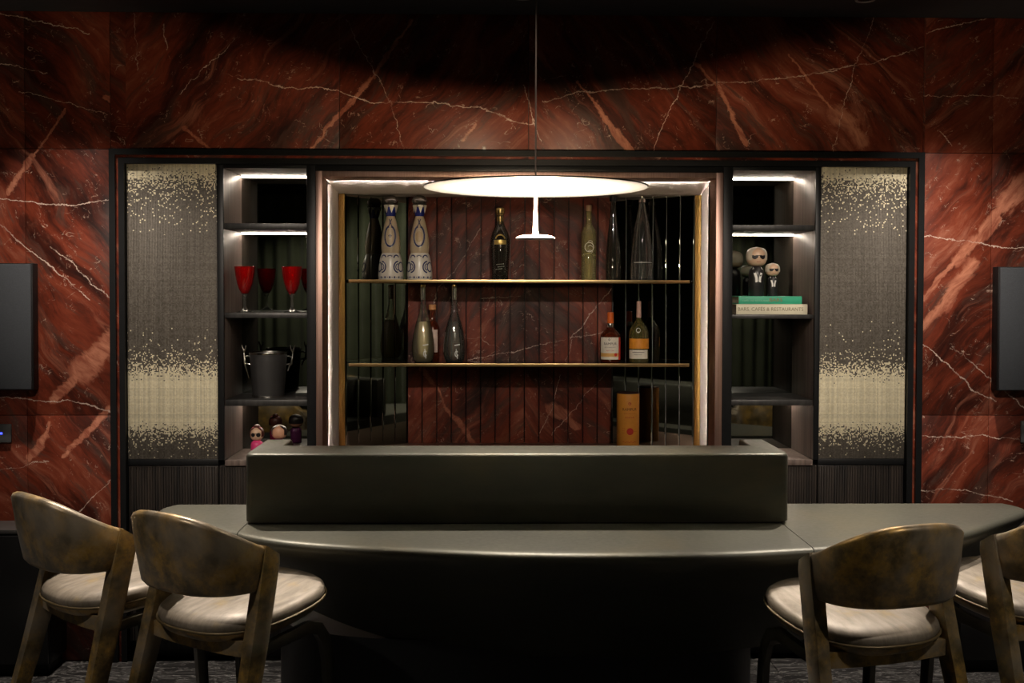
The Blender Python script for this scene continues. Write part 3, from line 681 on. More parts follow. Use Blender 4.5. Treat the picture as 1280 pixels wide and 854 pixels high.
# ------------------------------------------------------------------ pendant lamp
PX, PY, PZ = .143, 3.5, 1.961
pd = thing('pendant_lamp', 'white disc pendant lamp with small glowing dish hanging over the bar', 'lamp', (PX, PY, PZ))
MB().lathe([(.004, .0015), (.20, .0012), (.342, .0), (.347, .001), (.348, .003), (.347, .005), (.20, .009), (.012, .012)], 96).build('disc_shade', plain('pale_enamel', (.25, .275, .31), .5, 0, .03), pd, ang=40)
MB().lathe([(.348, .002), (.3492, .0025), (.3492, .0045), (.348, .0052)], 96, caps=False).build('rim', BLACK, pd)
MB().tube([(0, 0, .012), (0, 0, CEIL-PZ-.02)], .0028, 8).build('cable', plain('dark_cable', (.07, .05, .04), .5), pd)
MB().lathe([(.05, CEIL-PZ-.022), (.05, CEIL-PZ-.0005)], 32).build('ceiling_rose', BLACK, pd)
MB().lathe([(.010, -.146), (.0085, -.135), (.0065, -.11), (.0055, -.06), (.005, .003)], 20).build('stem', WHITEP, pd)
MB().lathe([(.061, -.1585), (.0625, -.157), (.062, -.1555), (.055, -.1545)], 64).build('dish', WHITEP, pd)
DIF = emit('pendant_light', (1, .77, .50), 1150)
o = MB().lathe([(.0605, -.1545), (.050, -.1495), (.036, -.1465), (.012, -.146)], 64).build('light_diffuser', DIF, pd); o['label'] = 'glowing upper face of the small dish'
# ceiling downlights
for i, ((x, y), nm) in enumerate(zip(DOWN, ('above the pendant lamp', 'above the right shelf unit', 'above the left shelf unit'))):
    t = thing('ceiling_downlight', 'small round recessed downlight in black ceiling '+nm, 'downlight', (x, y, CEIL), 0, 'recessed ceiling downlights')
    MB().lathe([(.030, -.0005), (.034, -.004), (.040, -.004), (.042, -.0005)], 32, caps=False).build('trim_ring', plain('downlight_trim', (.6, .6, .6), .3, .4), t)
    MB().lathe([(.001, -.0012), (.029, -.001)], 24, caps=False).build('lens', plain('downlight_lens', (.08, .08, .08), .2), t)

# ------------------------------------------------------------------ bottles and other small things
def bottle(name, label, px, Y, zbase, base_py, prof_px, mat, n=28, group='bottles in the bar niche'):
    sc = Y/FPX; x = X(px, Y, 400)
    t = thing(name, label, 'bottle', (x, Y, zbase), 0, group)
    prof = [(r*sc, max(0, (base_py-py)*sc)) for r, py in prof_px]
    MB().lathe([(.0005, 0)]+prof+[(.0005, prof[-1][1])], n).build('glass_body', mat, t, ang=45)
    return t, prof, sc
BLUE = plain('cobalt_glaze', (.015, .025, .20), .25); NAVY = plain('navy_glaze', (.014, .02, .10), .3)
CERW = plain('white_ceramic', (.66, .62, .54), .28, 0, .06); CERC = plain('cream_ceramic', (.52, .42, .28), .35, 0, .1)
SILV = plain('silver', (.62, .60, .56), .18, 1); GOLDC = plain('gold_cap', (.55, .40, .16), .25, .9)
def ceramic(px, label, emblem):
    Y = 5.33; sc = Y/FPX*.985; t = thing('ceramic_bottle', label, 'bottle', (X(px, Y, 300), Y, SH1+.0005), 0, 'painted ceramic bottles')
    P = lambda L: [(r*sc, (350-py)*sc) for r, py in L]
    low = P([(15.4, 350), (16, 348), (16, 344), (15.6, 336), (14.4, 327), (12.8, 320), (11.2, 316.5)])
    upp = P([(11.2, 316.4), (11.9, 312), (12.1, 306), (11.6, 299), (10.6, 292), (9.2, 285), (7.6, 278), (6.0, 273), (5.2, 270)])
    a = MB().lathe([(.0005, low[0][1])]+low, 40).build('skirt', CERW, t, ang=50); b_ = MB().lathe(upp, 40).build('upper_body', CERC, t, ang=50)
    col = P([(5.4, 269.9), (6.2, 267), (7, 262), (7.6, 258.5)]); MB().lathe(col, 28).build('blue_collar', BLUE, t)
    cr = MB()
    for k in range(7):
        a0 = 2*PI*(k+.5)/7
        cr.add([((7.1*sc)*math.cos(a0), 7.1*sc*math.sin(a0), (350-266)*sc)]+[((rr_*sc)*math.cos(a0+d), rr_*sc*math.sin(a0+d), (350-y)*sc) for rr_, y, d in ((9.4, 255.5, -.42), (9.4, 255.5, .42), (7.4, 258, .3), (7.4, 258, -.3))], [(0, 1, 2), (0, 2, 3), (0, 3, 4), (0, 4, 1), (1, 4, 3, 2)])
    cr.build('crown', CERW, t, smooth=False)
    MB().lathe(P([(9.3, 256), (9.5, 255), (7.5, 254.5), (9.4, 252), (9.7, 250.5), (9.2, 248), (7.8, 245.6), (5.2, 244), (2, 243.2), (.3, 243.1)]), 32).build('stopper', plain('dark_silver_stopper', (.20, .19, .18), .22, .9), t, ang=60)
    mb = MB()
    z = lambda py: (350-py)*sc
    for sgn in (-1, 1):
        cx = sgn*.030
        for gr, wd in ((1, .0068), (.58, .0048)):
            stroke(mb, arc(cx+sgn*.012, z(334), .022*gr, z(334)*0+.026*gr, PI/2 if sgn > 0 else PI/2, (PI*1.5 if sgn > 0 else -PI/2)), wd, low)
        stroke(mb, arc(sgn*.032, z(322), .012, .010, 0, PI*1.1), .006, low)
        stroke(mb, arc(sgn*.060, z(334), .018, .022, 0, 2*PI), .0065, low)
    stroke(mb, arc(0, z(321.5), .010, .007, 0, PI), .0035, low); stroke(mb, [(-.012, z(320)), (.012, z(320))], .002, low)
    for k in range(-6, 7): 
        q = k*.0115; r_ = .0042 if k % 2 == 0 else .002
        stroke(mb, [(q-r_, z(347)), (q+r_, z(347))], r_*2, low)
    mb.build('blue_pattern', NAVY, a)
    mb = MB()
    stroke(mb, arc(0, z(295.5), .026, .048, PI*.58, PI*2.42, 30), .011, upp, 0, .0008)
    stroke(mb, [(-.0085, z(284)), (0, z(277.5)), (.007, z(273.5))], .004, upp); stroke(mb, [(.0085, z(284)), (0, z(277.5)), (-.007, z(273.5))], .004, upp)
    mb.build('wreath', NAVY, b_)
    mb = MB(); stroke(mb, arc(0, z(295.5), .022, .042, PI*.6, PI*2.4, 30), .0012, upp, 0, .0016); stroke(mb, arc(0, z(295.5), .030, .053, PI*.62, PI*2.38, 30), .0012, upp, 0, .0016)
    mb.build('wreath_edge', CERW, b_)
    if emblem:
        mb = MB()
        for dx, dz in ((-.006, 0), (.006, 0), (0, .006), (0, -.006), (0, 0)): stroke(mb, [(dx-.0022, z(295)+dz), (dx+.0022, z(295)+dz)], .0045, upp)
        mb.build('emblem', NAVY, b_)
    else:
        vs = [(0, z(296))]+arc(0, z(296), .017, .026, 0, 2*PI, 24)
        MB().add(wrap(vs, upp, 0, .0012), [(0, i, i+1) for i in range(1, 25)]).build('medallion', plain('tan_medallion', (.40, .28, .13), .4), b_)
ceramic(488.5, 'blue and white ceramic bottle with floral emblem, left of the pair', True)
ceramic(524.5, 'blue and white ceramic bottle with plain tan medallion, right of the pair', False)
GOLDT = plain('gold_print', (.62, .45, .14), .35, .6); WHITET = plain('white_print', (.75, .74, .70), .5)
# squat tequila bottle with gold stopper
t, pf, sc = bottle('tequila_bottle', 'dark olive bottle with round gold stopper standing alone under the lamp', 625, 5.34, SH1+.0005, 350,
    [(9.4, 350), (10, 348), (10.4, 340), (12, 318), (12.6, 303), (12, 298), (10, 291), (7, 285), (5, 280), (4.5, 275), (4.5, 270)], G_SMOKE)
z = lambda py: (350-py)*5.34/FPX
MB().lathe([(4.4*sc, z(269.9)), (4.8*sc, z(268)), (5.9*sc, z(267)), (6.2*sc, z(264)), (5.8*sc, z(261)), (4*sc, z(259.8))], 24).build('stopper', GOLDC, t)
MB().lathe([(4.7*sc, z(280)), (4.75*sc, z(271))], 24, caps=False).build('neck_band', GOLDC, t)
wrap_patch('gold_label', GOLDT, t, pf, -.030, .030, z(306), z(300.5)); mb = MB(); stroke(mb, arc(0, z(301), .024, .026, .1*PI, .9*PI), .006, pf); mb.build('gold_arch', GOLDT, t)
mb = MB()
for k, (a0, b0) in enumerate(((-.018, .018), (-.012, .020), (-.022, .010))): stroke(mb, [(a0, z(331+3*k)), (b0, z(330+3*k))], .003, pf)
mb.build('white_script', WHITET, t)
# slim straw bottle with cork
t, pf, sc = bottle('straw_bottle', 'tall straw coloured bottle with cork, left of the dark slim bottle', 735.5, 5.34, SH1+.0005, 350,
    [(9, 350), (9.4, 347), (9.4, 293), (9, 289), (7, 285), (4.4, 281.5), (3.6, 278), (3.4, 264)], G_STRAW)
MB().lathe([(3.3*sc, z(263.9)), (3.6*sc, z(263)), (3.6*sc, z(256.5))], 20).build('cork', plain('cork', (.32, .2, .11), .7), t)
mb = MB(); stroke(mb, arc(0, z(309), .022, .022, 0, 2*PI, 24), .003, pf); stroke(mb, [(-.03, z(318)), (.012, z(316))], .0035, pf)
for k in range(3): stroke(mb, arc(.004, z(304+6*k), .012, .012, .2, 2.6), .002, pf)
mb.build('frosted_print', WHITET, t)
# dark slim bottle
t, pf, sc = bottle('slim_bottle', 'dark slim tapering bottle with black cap, between two clear bottles', 766, 5.34, SH1+.0005, 350,
    [(9, 350), (9.4, 347), (9.4, 332), (9, 318), (7.8, 302), (6.2, 287), (4.6, 272), (3.6, 261), (3.4, 252)], G_SMOKE)
MB().lathe([(3.6*sc, z(252)), (4.9*sc, z(251)), (4.9*sc, z(245)), (4.2*sc, z(244.5))], 20).build('cap', BLACK, t)
# clear flared bottle
t, pf, sc = bottle('flared_bottle', 'clear wide based tapering bottle, rightmost on the top shelf', 802, 5.33, SH1+.0005, 350,
    [(13.2, 350), (14, 347), (14, 335), (13.4, 318), (11.6, 298), (9, 281), (6.4, 268), (4.4, 259), (3.6, 254)], G_CLEAR)
MB().lathe([(3.5*sc, z(253.9)), (4.6*sc, z(253)), (4.6*sc, z(249)), (2.6*sc, z(248.6)), (2.8*sc, z(245.6)), (1.5*sc, z(244.6))], 20).build('stopper', SILV, t)
mb = MB(); stroke(mb, [(-.05+.1*i/14, z(328)) for i in range(15)], .0018, pf); mb.build('etched_line', WHITET, t)
# two teardrop bottles
for px, nm, lq in ((529, 'clear teardrop bottle with long neck, left of the pair on the lower shelf', G_CLEAR), (568, 'clear teardrop bottle with long neck, right of the pair on the lower shelf', G_CLEAR)):
    t, pf, sc = bottle('teardrop_bottle', nm, px, 5.32, SH2+.0005, 454,
        [(10, 454), (12.4, 451), (13.6, 445), (14, 438), (13.4, 428), (11.6, 416), (8.6, 404), (5.6, 395), (4, 387), (3.4, 380), (3.3, 372)], lq)
    z2 = lambda py: (454-py)*5.32/FPX
    MB().lathe([(3.5*sc, z2(376)), (3.6*sc, z2(375)), (3.5*sc, z2(361))], 20).build('capsule', SILV, t)
    MB().lathe([(3.5*sc, z2(360.9)), (3.7*sc, z2(360)), (3.5*sc, z2(357))], 20).build('cap', GOLDC, t)
    mb = MB(); stroke(mb, [(.002, z2(432.5)), (.028, z2(431.5))], .005, pf, 0, .0015); stroke(mb, arc(.012, z2(443), .007, .013, PI*.2, PI*1.9), .004, pf, 0, .0015); stroke(mb, [(.010, z2(437)), (.016, z2(449))], .004, pf, 0, .0015)
    mb.build('white_emblem', WHITET, t)
    q = [(max(.001, r-.0022), zz+.003) for r, zz in pf if zz < z2(400)]; MB().lathe([(.0005, .003)]+q+[(.0005, q[-1][1])], 28).build('liquid', G_GOLD if px < 540 else G_WATER, t, ang=50)
# small bottle behind them
z3 = lambda py: (452-py)*5.41/FPX
t, pf, sc = bottle('small_bottle', 'small amber bottle with cork and pale label, behind the left teardrop bottle', 540.5, 5.41, SH2+.0005, 452,
    [(8, 452), (8.4, 450), (8.4, 410), (7, 406), (4, 402), (3.4, 398), (3.3, 389)], G_WHISKY)
MB().lathe([(3.2*sc, z3(388.9)), (4.6*sc, z3(388)), (4.6*sc, z3(382)), (3.8*sc, z3(381.5))], 20).build('stopper', plain('orange_cork', (.52, .24, .09), .5), t)
wrap_patch('paper_label', plain('pink_paper', (.62, .47, .40), .6), t, pf, -.024, .030, z3(441), z3(413))
# whisky bottle with cream label
PAPER = plain('cream_paper', (.74, .68, .57), .6); ORANGE = plain('orange_print', (.72, .27, .025), .45); REDP = plain('red_print', (.55, .03, .02), .45); INK = plain('dark_ink', (.05, .03, .03), .6)
z4 = lambda py: (454-py)*5.32/FPX
t, pf, sc = bottle('whisky_bottle', 'amber whisky bottle with cream label and orange cap', 763, 5.32, SH2+.0005, 454,
    [(12, 454), (12.8, 452), (12.9, 424), (12.2, 420), (9.4, 416), (6, 412.5), (4.6, 410), (4.4, 405)], G_WHISKY)
MB().lathe([(4.2*sc, z4(405)), (4.3*sc, z4(404.5)), (4*sc, z4(392)), (3.4*sc, z4(391.3))], 20).build('cap', plain('orange_cap', (.62, .12, .02), .35), t)
MB().lathe([(4.6*sc, z4(411)), (5*sc, z4(408)), (4.5*sc, z4(405.2))], 20, caps=False).build('neck_ring', SILV, t)
lb = wrap_patch('paper_label', PAPER, t, pf, -.060, .040, z4(450), z4(422.5), 0, .0008)
wrap_patch('orange_band', plain('ochre_print', (.66, .36, .10), .5), t, pf, -.0598, .0398, z4(446.5), z4(442), 0, .0012)
wrap_patch('red_edge', REDP, t, pf, .040, .060, z4(450), z4(422.5), 0, .0008)
wrap_text('label_text', 'RAMPUR', .0165, INK, lb, pf, z4(430.5), -.12); wrap_text('label_text', 'INDIAN SINGLE MALT', .0055, INK, lb, pf, z4(434.8), -.12)
wrap_text('label_text', 'SELECT CASK', .0065, REDP, lb, pf, z4(439), -.12)
vs = [(.022, z4(444))]+arc(.022, z4(444), .008, .008, 0, 2*PI, 16); MB().add(wrap(vs, pf, 0, .0016), [(0, i, i+1) for i in range(1, 17)]).build('red_seal', REDP, t)
mb = MB(); stroke(mb, arc(-.010, z4(425.2), .004, .004, 0, 2*PI, 10), .002, pf, 0, .0014); mb.build('label_emblem', INK, t)
# rounded bottle with orange label
t, pf, sc = bottle('orange_label_bottle', 'olive bottle with pink capsule and orange label, right of the whisky bottle', 798.5, 5.32, SH2+.0005, 454,
    [(11.6, 454), (12.4, 452), (12.5, 420), (12, 415), (10, 410), (6.4, 405), (3.6, 401), (3, 398)], G_OLIVE)
MB().lathe([(3*sc, z4(398)), (3.1*sc, z4(397.5)), (2.8*sc, z4(377.5))], 20).build('capsule', plain('pink_capsule', (.56, .34, .27), .4), t)
wrap_patch('orange_label', ORANGE, t, pf, -.062, .062, z4(436.5), z4(424)); lb = wrap_patch('white_label', PAPER, t, pf, -.062, .045, z4(449), z4(438))
mb = MB(); stroke(mb, [(-.038+.005*i, z4(441)) for i in range(13)], .0024, pf, 0, .0014); stroke(mb, [(-.03+.005*i, z4(444)) for i in range(9)], .0014, pf, 0, .0014); mb.build('label_print', INK, lb)
mb = MB(); stroke(mb, arc(-.008, z4(413.5), .010, .010, 0, 2*PI, 14), .002, pf, 0, .001); mb.build('frosted_crest', WHITET, t)
# orange tin
Yc = 5.26; sc = Yc/FPX; xt = X(785, Yc, 520); zt = Z(491, Yc, 785); R = 14.2*sc
t = thing('whisky_tin', 'orange whisky gift tin with red dot on the niche floor', 'tin', (xt, Yc, ZF+.0005)); H = zt-ZF
pf = [(R, 0), (R, H)]
MB().lathe([(R-.002, 0), (R, .003), (R, H-.006), (R-.001, H-.003)], 40).build('tin_body', plain('orange_card', (.80, .33, .045), .5, 0, .06), t)
MB().lathe([(R*.98, H-.0029), (R*.98, H), (R*.9, H+.003), (R*.3, H+.004)], 40).build('lid', plain('dark_lid', (.04, .015, .012), .5), t)
bd = t.children[0]
wrap_text('tin_text', 'RAMPUR', .0185, plain('maroon_ink', (.16, .02, .01), .5), bd, pf, H-.075, .03)
wrap_text('tin_text', 'ASAVA', .010, REDP, bd, pf, H-.113, .03, 1.5); wrap_text('tin_text', 'INDIAN SINGLE MALT', .0055, REDP, bd, pf, H-.094, .03)
MB().add(wrap([(.002, H-.178)]+arc(.002, H-.178, .0165, .0165, 0, 2*PI, 24), pf, .03, .001), [(0, i, i+1) for i in range(1, 25)]).build('red_dot', REDP, t)
mb = MB(); stroke(mb, arc(0, H-.048, .006, .005, 0, 2*PI, 12), .0025, pf, .03, .001); stroke(mb, [(-.006, H-.042), (.005, H-.047)], .002, pf, .03, .001); mb.build('tin_emblem', REDP, t)
mb = MB()
for (dx, zz) in ((-.03, -.165), (-.03, -.175), (-.03, -.185), (.028, -.178)): stroke(mb, [(dx-.007, H+zz), (dx+.007, H+zz)], .0012, pf, .03, .001)
stroke(mb, [(-.034+.0068*i, H-.228+.002*math.sin(i*2.3)) for i in range(11)], .002, pf, .03, .001); mb.build('tin_script', REDP, t)

# goblets
zg = SL[2][0]
for px, nm in ((306, 'ruby red goblet with clear stem, left of the pair'), (365, 'ruby red goblet with clear stem, right of the pair')):
    Y = 5.065; sc = Y/FPX; t = thing('wine_goblet', nm, 'glass', (X(px, Y, 360), Y, zg+.0005), 0, 'red goblets on the left shelf'); q = lambda py: (390.5-py)*sc
    MB().lathe([(.0006, q(367.5)), (4*sc, q(367)), (7*sc, q(362)), (9.6*sc, q(354)), (11.6*sc, q(344)), (12.8*sc, q(333.5)), (12.5*sc, q(333.3)), (11.2*sc, q(344)), (9.2*sc, q(354)), (6.6*sc, q(361.5)), (3.4*sc, q(365.5)), (.0006, q(366))], 36).build('bowl', G_RED, t, ang=60)
    MB().lathe([(10.2*sc, 0), (10.2*sc, q(389.8)), (5*sc, q(388)), (2.2*sc, q(385)), (1.5*sc, q(379)), (1.4*sc, q(374)), (2*sc, q(370.8)), (3.4*sc, q(369.5)), (3.2*sc, q(368))], 32).build('stem_and_foot', G_CLEAR, t, ang=60)
# ice bucket
Y = 5.12; sc = Y/FPX; zg = SL[3][0]; t = thing('ice_bucket', 'black ice bucket with silver rim and branch handles on the left shelf', 'bucket', (X(335.5, Y, 470), Y, zg+.0005)); q = lambda py: (501-py)*sc
BK = plain('black_leather', (.028, .027, .027), .5)
MB().lathe([(19.4*sc, q(499.8)), (19.6*sc, q(499)), (23*sc, q(448)), (23.1*sc, q(446.5)), (22.2*sc, q(446.5)), (21*sc, q(455)), (.001, q(456))], 48).build('bucket_body', BK, t)
MB().lathe([(22.0*sc, q(446.4)), (22.4*sc, q(445.2)), (23.3*sc, q(445.2)), (23.6*sc, q(446.4)), (23.3*sc, q(447.8))], 48, caps=False).build('rim', SILV, t)
MB().lathe([(19.8*sc, 0), (20.2*sc, .001), (20.2*sc, q(499)), (19.5*sc, q(498.6))], 48).build('base_ring', SILV, t)
for s_, dz in ((-1, 0), (1, 6)):
    h = [(s_*24*sc, 0, q(478-dz*1.5)), (s_*26.5*sc, -.004, q(468-dz)), (s_*29*sc, -.006, q(460)), (s_*30*sc, 0, q(452)), (s_*30.5*sc, .003, q(445)), (s_*33*sc, .002, q(437))]
    hd = MB().tube(h, [.003, .005, .006, .0055, .005, .0035], 10).tube([(s_*29.5*sc, 0, q(452)), (s_*26*sc, 0, q(450)), (s_*22.6*sc, 0, q(451))], [.005, .004, .003], 8).tube([(s_*30.2*sc, 0, q(446)), (s_*28*sc, -.004, q(441)), (s_*27.5*sc, -.003, q(437))], [.004, .0035, .002], 8).tube([(s_*29*sc, -.003, q(459)), (s_*26*sc, 0, q(460)), (s_*22.3*sc, 0, q(461))], [.005, .004, .003], 8)
    hd.build('handle', SILV, t, ang=70)
# books
t = thing('book', 'thick cream book lettered BARS, CAFÉS & RESTAURANTS, under the green book', 'book', (X(965, 4.99), 5.0, SR[2][0]), world=True)
zb0 = SR[2][0]+.0005; x0, x1 = at(920, 386, 4.99)[0], at(1009, 386, 4.99)[0]; zb1 = at(965, 380.4, 4.99)[1]
CREAM = plain('cream_cloth', (.62, .58, .44), .6, 0, .05)
def book(t, x0, x1, y0, y1, z0, z1, cov):
    box('cover', cov, t, (x0, x1, y0, y1, z0, z0+.003), .001); box('cover', cov, t, (x0, x1, y0, y1, z1-.003, z1), .001)
    box('spine', cov, t, (x0, x1, y0, y0+.004, z0+.003, z1-.003), .0008); box('page_block', PAPER, t, (x0+.004, x1-.004, y0+.0042, y1-.004, z0+.0031, z1-.0031), 0)
book(t, x0, x1, 4.985, 5.215, zb0, zb1, CREAM)
flat_text('spine_text', 'BARS, CAFÉS & RESTAURANTS', .0225, plain('olive_ink', (.16, .13, .07), .6), t, ((x0+x1)/2-.006, 4.9844, (zb0+zb1)/2), .98)
t2 = thing('book', 'thin green book lettered BARS, on top of the cream book', 'book', (X(963, 4.99), 5.0, zb1), world=True)
x0, x1 = at(923.5, 375, 4.99)[0], at(1002.5, 375, 4.99)[0]; zg1 = at(963, 370.4, 4.99)[1]; zg0 = zb1+.0005
book(t2, x0, x1, 4.99, 5.21, zg0, zg1, plain('emerald_cloth', (.03, .33, .19), .5, 0, .06))
flat_text('spine_text', 'BARS', .022, plain('bronze_ink', (.20, .13, .05), .5), t2, (x0+.62*(x1-x0)-.01, 4.9894, (zg0+zg1)/2), 1.2)
flat_text('spine_text', 'CAFÉS AND RESTAURANTS', .011, plain('pale_green_ink', (.22, .52, .36), .5), t2, (x0+.28*(x1-x0), 4.9894, (zg0+zg1)/2-.003), .95)
# dolls
SKIN = plain('painted_skin', (.62, .42, .28), .4, 0, .05); HAIRW = plain('powder_hair', (.60, .53, .42), .4, 0, .05); BLK = plain('black_paint', (.014, .013, .014), .35); WHT = plain('white_paint', (.78, .76, .72), .4)
def doll(label, px, Y, zb, top_py, base_py, hr, hh, br, coat, hair, face, kind):
    sc = Y/FPX; t = thing('wooden_doll', label, 'doll', (X(px, Y, 350), Y, zb), 0, 'turned wooden dolls'); H = (base_py-top_py)*sc; hr *= sc; hh *= sc; br *= sc; zc = H-hh/2
    bp = [(br*.96, 0), (br, .003), (br, (H-hh)*.70), (br*.93, (H-hh)*.88), (br*.62, (H-hh)*.98), (br*.5, H-hh+.002), (br*.5, H-hh*.9)]
    MB().lathe([(.0005, 0)]+bp, 28).build('body', coat, t, ang=50)
    hp = [(max(.0006, hr*math.copysign(abs(math.cos(a))**.72, 1)), zc+hh/2*math.copysign(abs(math.sin(a))**.8, math.sin(a))) for a in [(-PI/2+PI*i/16) for i in range(17)]]
    hd = MB().lathe(hp, 32).build('head', face, t, ang=60)
    # hair: a shell over the crown, the sides and the back
    hv = []; fs = []; nA, nZ = 24, 12
    a0 = math.radians(38 if kind == 'suit' else 48)
    vs = []
    for j in range(nZ+1):
        f = -.35+1.35*j/nZ; f = min(f, .999)
        zz = zc+hh/2*f
        for i in range(nA+1):
            open_ = a0*(1 if f < .45 else max(0., (1-f)/.55)**.5); a = -PI/2+open_+(2*PI-2*open_)*i/nA
            r = rad_at(hp, zz)+.0022; vs.append((r*math.cos(a), r*math.sin(a), zz+(.002 if j == nZ else 0)))
    fs = [(j*(nA+1)+i, j*(nA+1)+i+1, (j+1)*(nA+1)+i+1, (j+1)*(nA+1)+i) for j in range(nZ) for i in range(nA)]
    MB().add(vs, fs).build('hair', hair, t, ang=70)
    if kind in ('suit', 'glasses'):
        mb = MB()
        for sg in (-1, 1):
            cx = sg*hr*.42
            if kind == 'suit': shp = [(cx-hr*.36, zc+hh*.08), (cx+hr*.36, zc+hh*.08), (cx+sg*hr*-.02+hr*.30, zc-hh*.05), (cx+hr*.10, zc-hh*.13), (cx-hr*.10, zc-hh*.13), (cx-hr*.30, zc-hh*.05)]
            else: shp = arc(cx, zc-hh*.03, hr*.34, hh*.15, 0, 2*PI, 14)[:-1]
            n_ = len(shp); c_ = (sum(p[0] for p in shp)/n_, sum(p[1] for p in shp)/n_)
            mb.add(wrap([c_]+shp, hp, 0, .0022), [(0, i+1, (i+1) % n_+1) for i in range(n_)])
        stroke(mb, [(-hr*.3, zc+hh*.06), (hr*.3, zc+hh*.06)], hh*.035, hp, 0, .0022); mb.build('sunglasses', BLK, hd)
    mb = MB(); stroke(mb, arc(0, zc-hh*.24, hr*.20, hh*.025, PI, 2*PI, 8), hh*.03, hp, 0, .0012); mb.build('mouth', plain('rose_paint', (.45, .16, .12), .5), hd)
    if kind == 'suit':
        zs_ = (H-hh)
        mb = MB()
        for sg in (-1, 1):
            stroke(mb, [(sg*br*.62, zs_*.93), (sg*br*.42, zs_*.76), (sg*br*.24, zs_*.62), (sg*br*.2, zs_*.50)], br*.30, bp, 0, .0008)
            stroke(mb, [(sg*br*.1, zs_*.50), (sg*br*.36, zs_*.48)], br*.16, bp, 0, .001)
        stroke(mb, [(-br*.6, zs_*.94), (br*.6, zs_*.94)], br*.3, bp, 0, .0008); mb.build('shirt_front', WHT, t)
        mb = MB(); stroke(mb, [(0, zs_*.93), (0, zs_*.66)], br*.22, bp, 0, .0014); mb.build('necktie', BLK, t)
    if kind == 'glasses':
        MB().lathe([(.0006, H+.012), (hr*.35, H+.010), (hr*.5, H+.003), (hr*.4, H-.005)], 20).build('hair_bun', hair, t)
        MB().tube([(hr*.75*math.cos(a), -.001, zc+hh*.28+hr*.42*math.sin(a)) for a in [PI*i/12 for i in range(13)]], .0045, 8).build('headband', plain('pink_band', (.70, .10, .16), .5), t)
    if kind == 'plain':
        MB().tube([(hr*.98*math.cos(a), .001, zc+hh*.02+hh*.5*math.sin(a)) for a in [PI*i/14 for i in range(15)]], .0028, 8).build('headband', plain('pale_band', (.66, .58, .50), .5), t)
    return t
doll('larger doll with grey hair, black sunglasses and black suit on the green book', 945.5, 5.07, zg1+.0005, 309.5, 370.5, 12.6, 24, 9.8, BLK, HAIRW, SKIN, 'suit')
doll('smaller doll with grey hair, black sunglasses and black suit on the green book', 965.5, 5.06, zg1+.0005, 329.5, 370.5, 8.6, 16, 6.2, BLK, HAIRW, SKIN, 'suit')
PINK = plain('pink_paint', (.70, .05, .20), .4); BROWN = plain('brown_hair', (.09, .022, .016), .4); DKH = plain('black_hair', (.02, .014, .014), .4); PURP = plain('purple_paint', (.16, .03, .14), .4)
doll('pink doll with red brown hair and round sunglasses on the bottom left shelf', 320.5, 5.09, ZB+.0005, 534, 569.5, 8.4, 17, 7.6, PINK, BROWN, SKIN, 'glasses')
doll('doll with black hair and pale headband, beside the pink doll', 348.5, 5.09, ZB+.0005, 532, 569.5, 9.3, 17, 7.6, PURP, DKH, plain('tan_skin', (.60, .32, .20), .4, 0, .05), 'plain')

# ------------------------------------------------------------------ speakers, credenzas, wall panels
def speaker(x0, x1, z0, z1, label):
    t = thing('wall_speaker', label, 'speaker', ((x0+x1)/2, 4.9, (z0+z1)/2), world=True)
    box('housing', BLACK, t, (x0, x1, 4.89, YW-.001, z0, z1), .003); box('fabric_front', FABRIC, t, (x0+.004, x1-.004, 4.876, 4.8895, z0+.004, z1-.004), .003)
zl = lambda py, px: at(px, py, 4.88)[1]
speaker(-2.46, at(40, 400, 4.88)[0], zl(488, 20), zl(329, 20), 'dark blue grey wall speaker on red marble at far left')
speaker(at(1248.5, 400, 4.88)[0], 2.68, zl(489, 1265), zl(333.5, 1265), 'dark blue grey wall speaker on red marble at far right')
def credenza(x0, x1, label):
    t = thing('low_credenza', label, 'cabinet', ((x0+x1)/2, 4.85, 0), world=True)
    box('cabinet_body', BLACK, t, (x0, x1, 4.76, YW-.001, .05, .605), .002); box('top_slab', plain('grey_stone_top', (.07, .066, .065), .4), t, (x0-.002, x1+.002, 4.755, YW-.001, .6055, .625), .002)
    box('plinth', plain('black_plinth', (.006, .006, .006), .6), t, (x0+.02, x1-.02, 4.79, YW-.001, 0, .0495), 0)
    n = 2; wd = (x1-x0)/n
    for i in range(n): box('door', plain('black_door', (.013, .013, .014), .3), t, (x0+i*wd+.003, x0+(i+1)*wd-.003, 4.745, 4.7595, .055, .60), .002)
credenza(-2.95, at(62, 750, 4.76)[0], 'low black credenza against the marble wall at far left')
credenza(at(1198, 780, 4.76)[0], 3.05, 'low black credenza against the marble wall at far right')
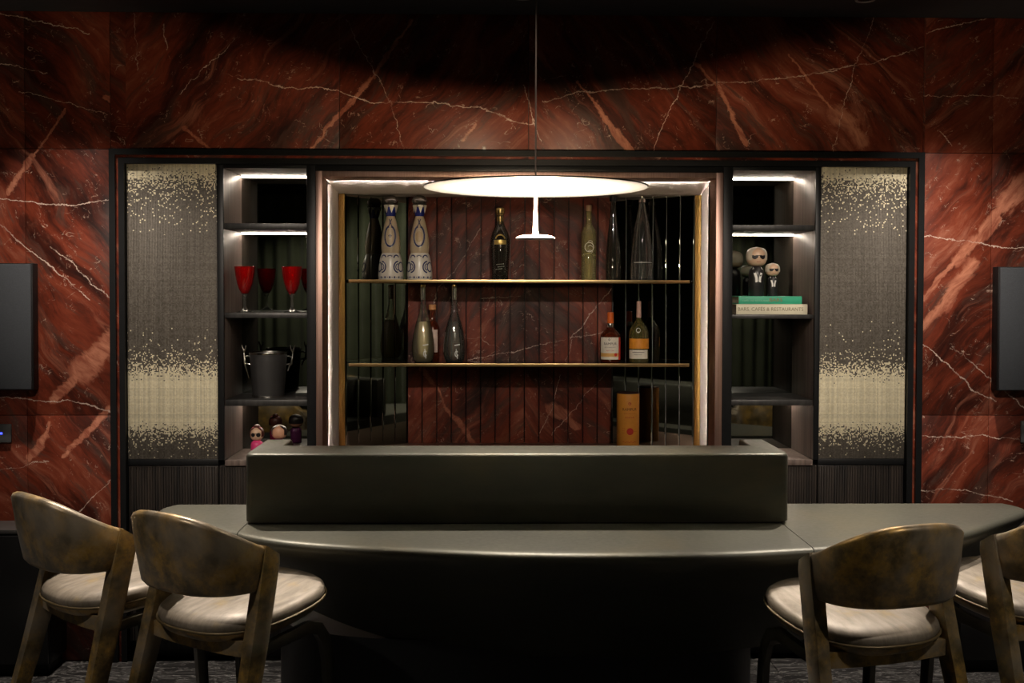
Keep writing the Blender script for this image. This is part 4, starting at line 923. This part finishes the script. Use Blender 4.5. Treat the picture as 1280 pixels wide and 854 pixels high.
def panel(x0, x1, z0, z1, label, led):
    t = thing('wall_control_panel', label, 'switch', ((x0+x1)/2, 4.94, (z0+z1)/2), world=True)
    box('plate', plain('grey_plate', (.10, .105, .11), .4), t, (x0, x1, 4.938, YW-.001, z0, z1), .002)
    if led:
        o = box('blue_indicator', emit('blue_led', (.03, .06, 1), 3), t, (led-.012, led+.012, 4.9365, 4.9379, (z0+z1)/2-.004, (z0+z1)/2+.004), 0); o['label'] = 'small blue indicator light'
zp = lambda py, px: at(px, py, YW)[1]
panel(-2.32, at(15, 540, YW)[0], zp(553, 8), zp(530, 8), 'grey wall control panel with blue light under the left speaker', at(1, 541, YW)[0])
panel(at(1275, 540, YW)[0], 2.5, zp(553, 1278), zp(526, 1278), 'grey wall control panel under the right speaker', None)

# ------------------------------------------------------------------ curtains behind the camera, seen in the mirrors
def curtain(label, p0, p1, ztop, n, depth):
    a, b = Vector(p0), Vector(p1); d = b-a; L = d.length; d.normalize(); nr = Vector((-d.y, d.x, 0)); t = thing('curtain', label, 'curtain', (p0[0], p0[1], 0), world=True)
    N = n*10; vs = []
    for j, z_ in enumerate((.01, .6, 1.2, 1.8, ztop)):
        for i in range(N+1):
            q = L*i/N; k = math.sin(2*PI*i/10+.4*math.sin(j+i*.11))*depth*(1+.25*math.sin(i*.37+j)); v = a+d*q+nr*k; vs.append((v.x, v.y, z_))
    m = N+1; fs = [(j*m+i, j*m+i+1, (j+1)*m+i+1, (j+1)*m+i) for j in range(4) for i in range(N)]
    o = MB().add(vs, fs).build('drape', CURTAIN, t, ang=80); md = o.modifiers.new('s', 'SOLIDIFY'); md.thickness = .004
    MB().tube([tuple(a+Vector((0, 0, ztop+.015))), tuple(b+Vector((0, 0, ztop+.015)))], .012, 10).build('curtain_rail', BLACK, t)
curtain('olive velvet curtain along the right wall, seen only in the mirrors', (3.82, .8, 0), (3.82, 4.3, 0), 2.75, 22, .05)
curtain('olive velvet curtain behind the camera on the left', (-3.2, -2.42, 0), (-1.3, -2.42, 0), 2.75, 13, .05)
curtain('olive velvet curtain behind the camera on the right', (2.2, -2.42, 0), (3.3, -2.42, 0), 2.75, 8, .05)
for o in bpy.data.objects:
    if '_o' in o: del o['_o']
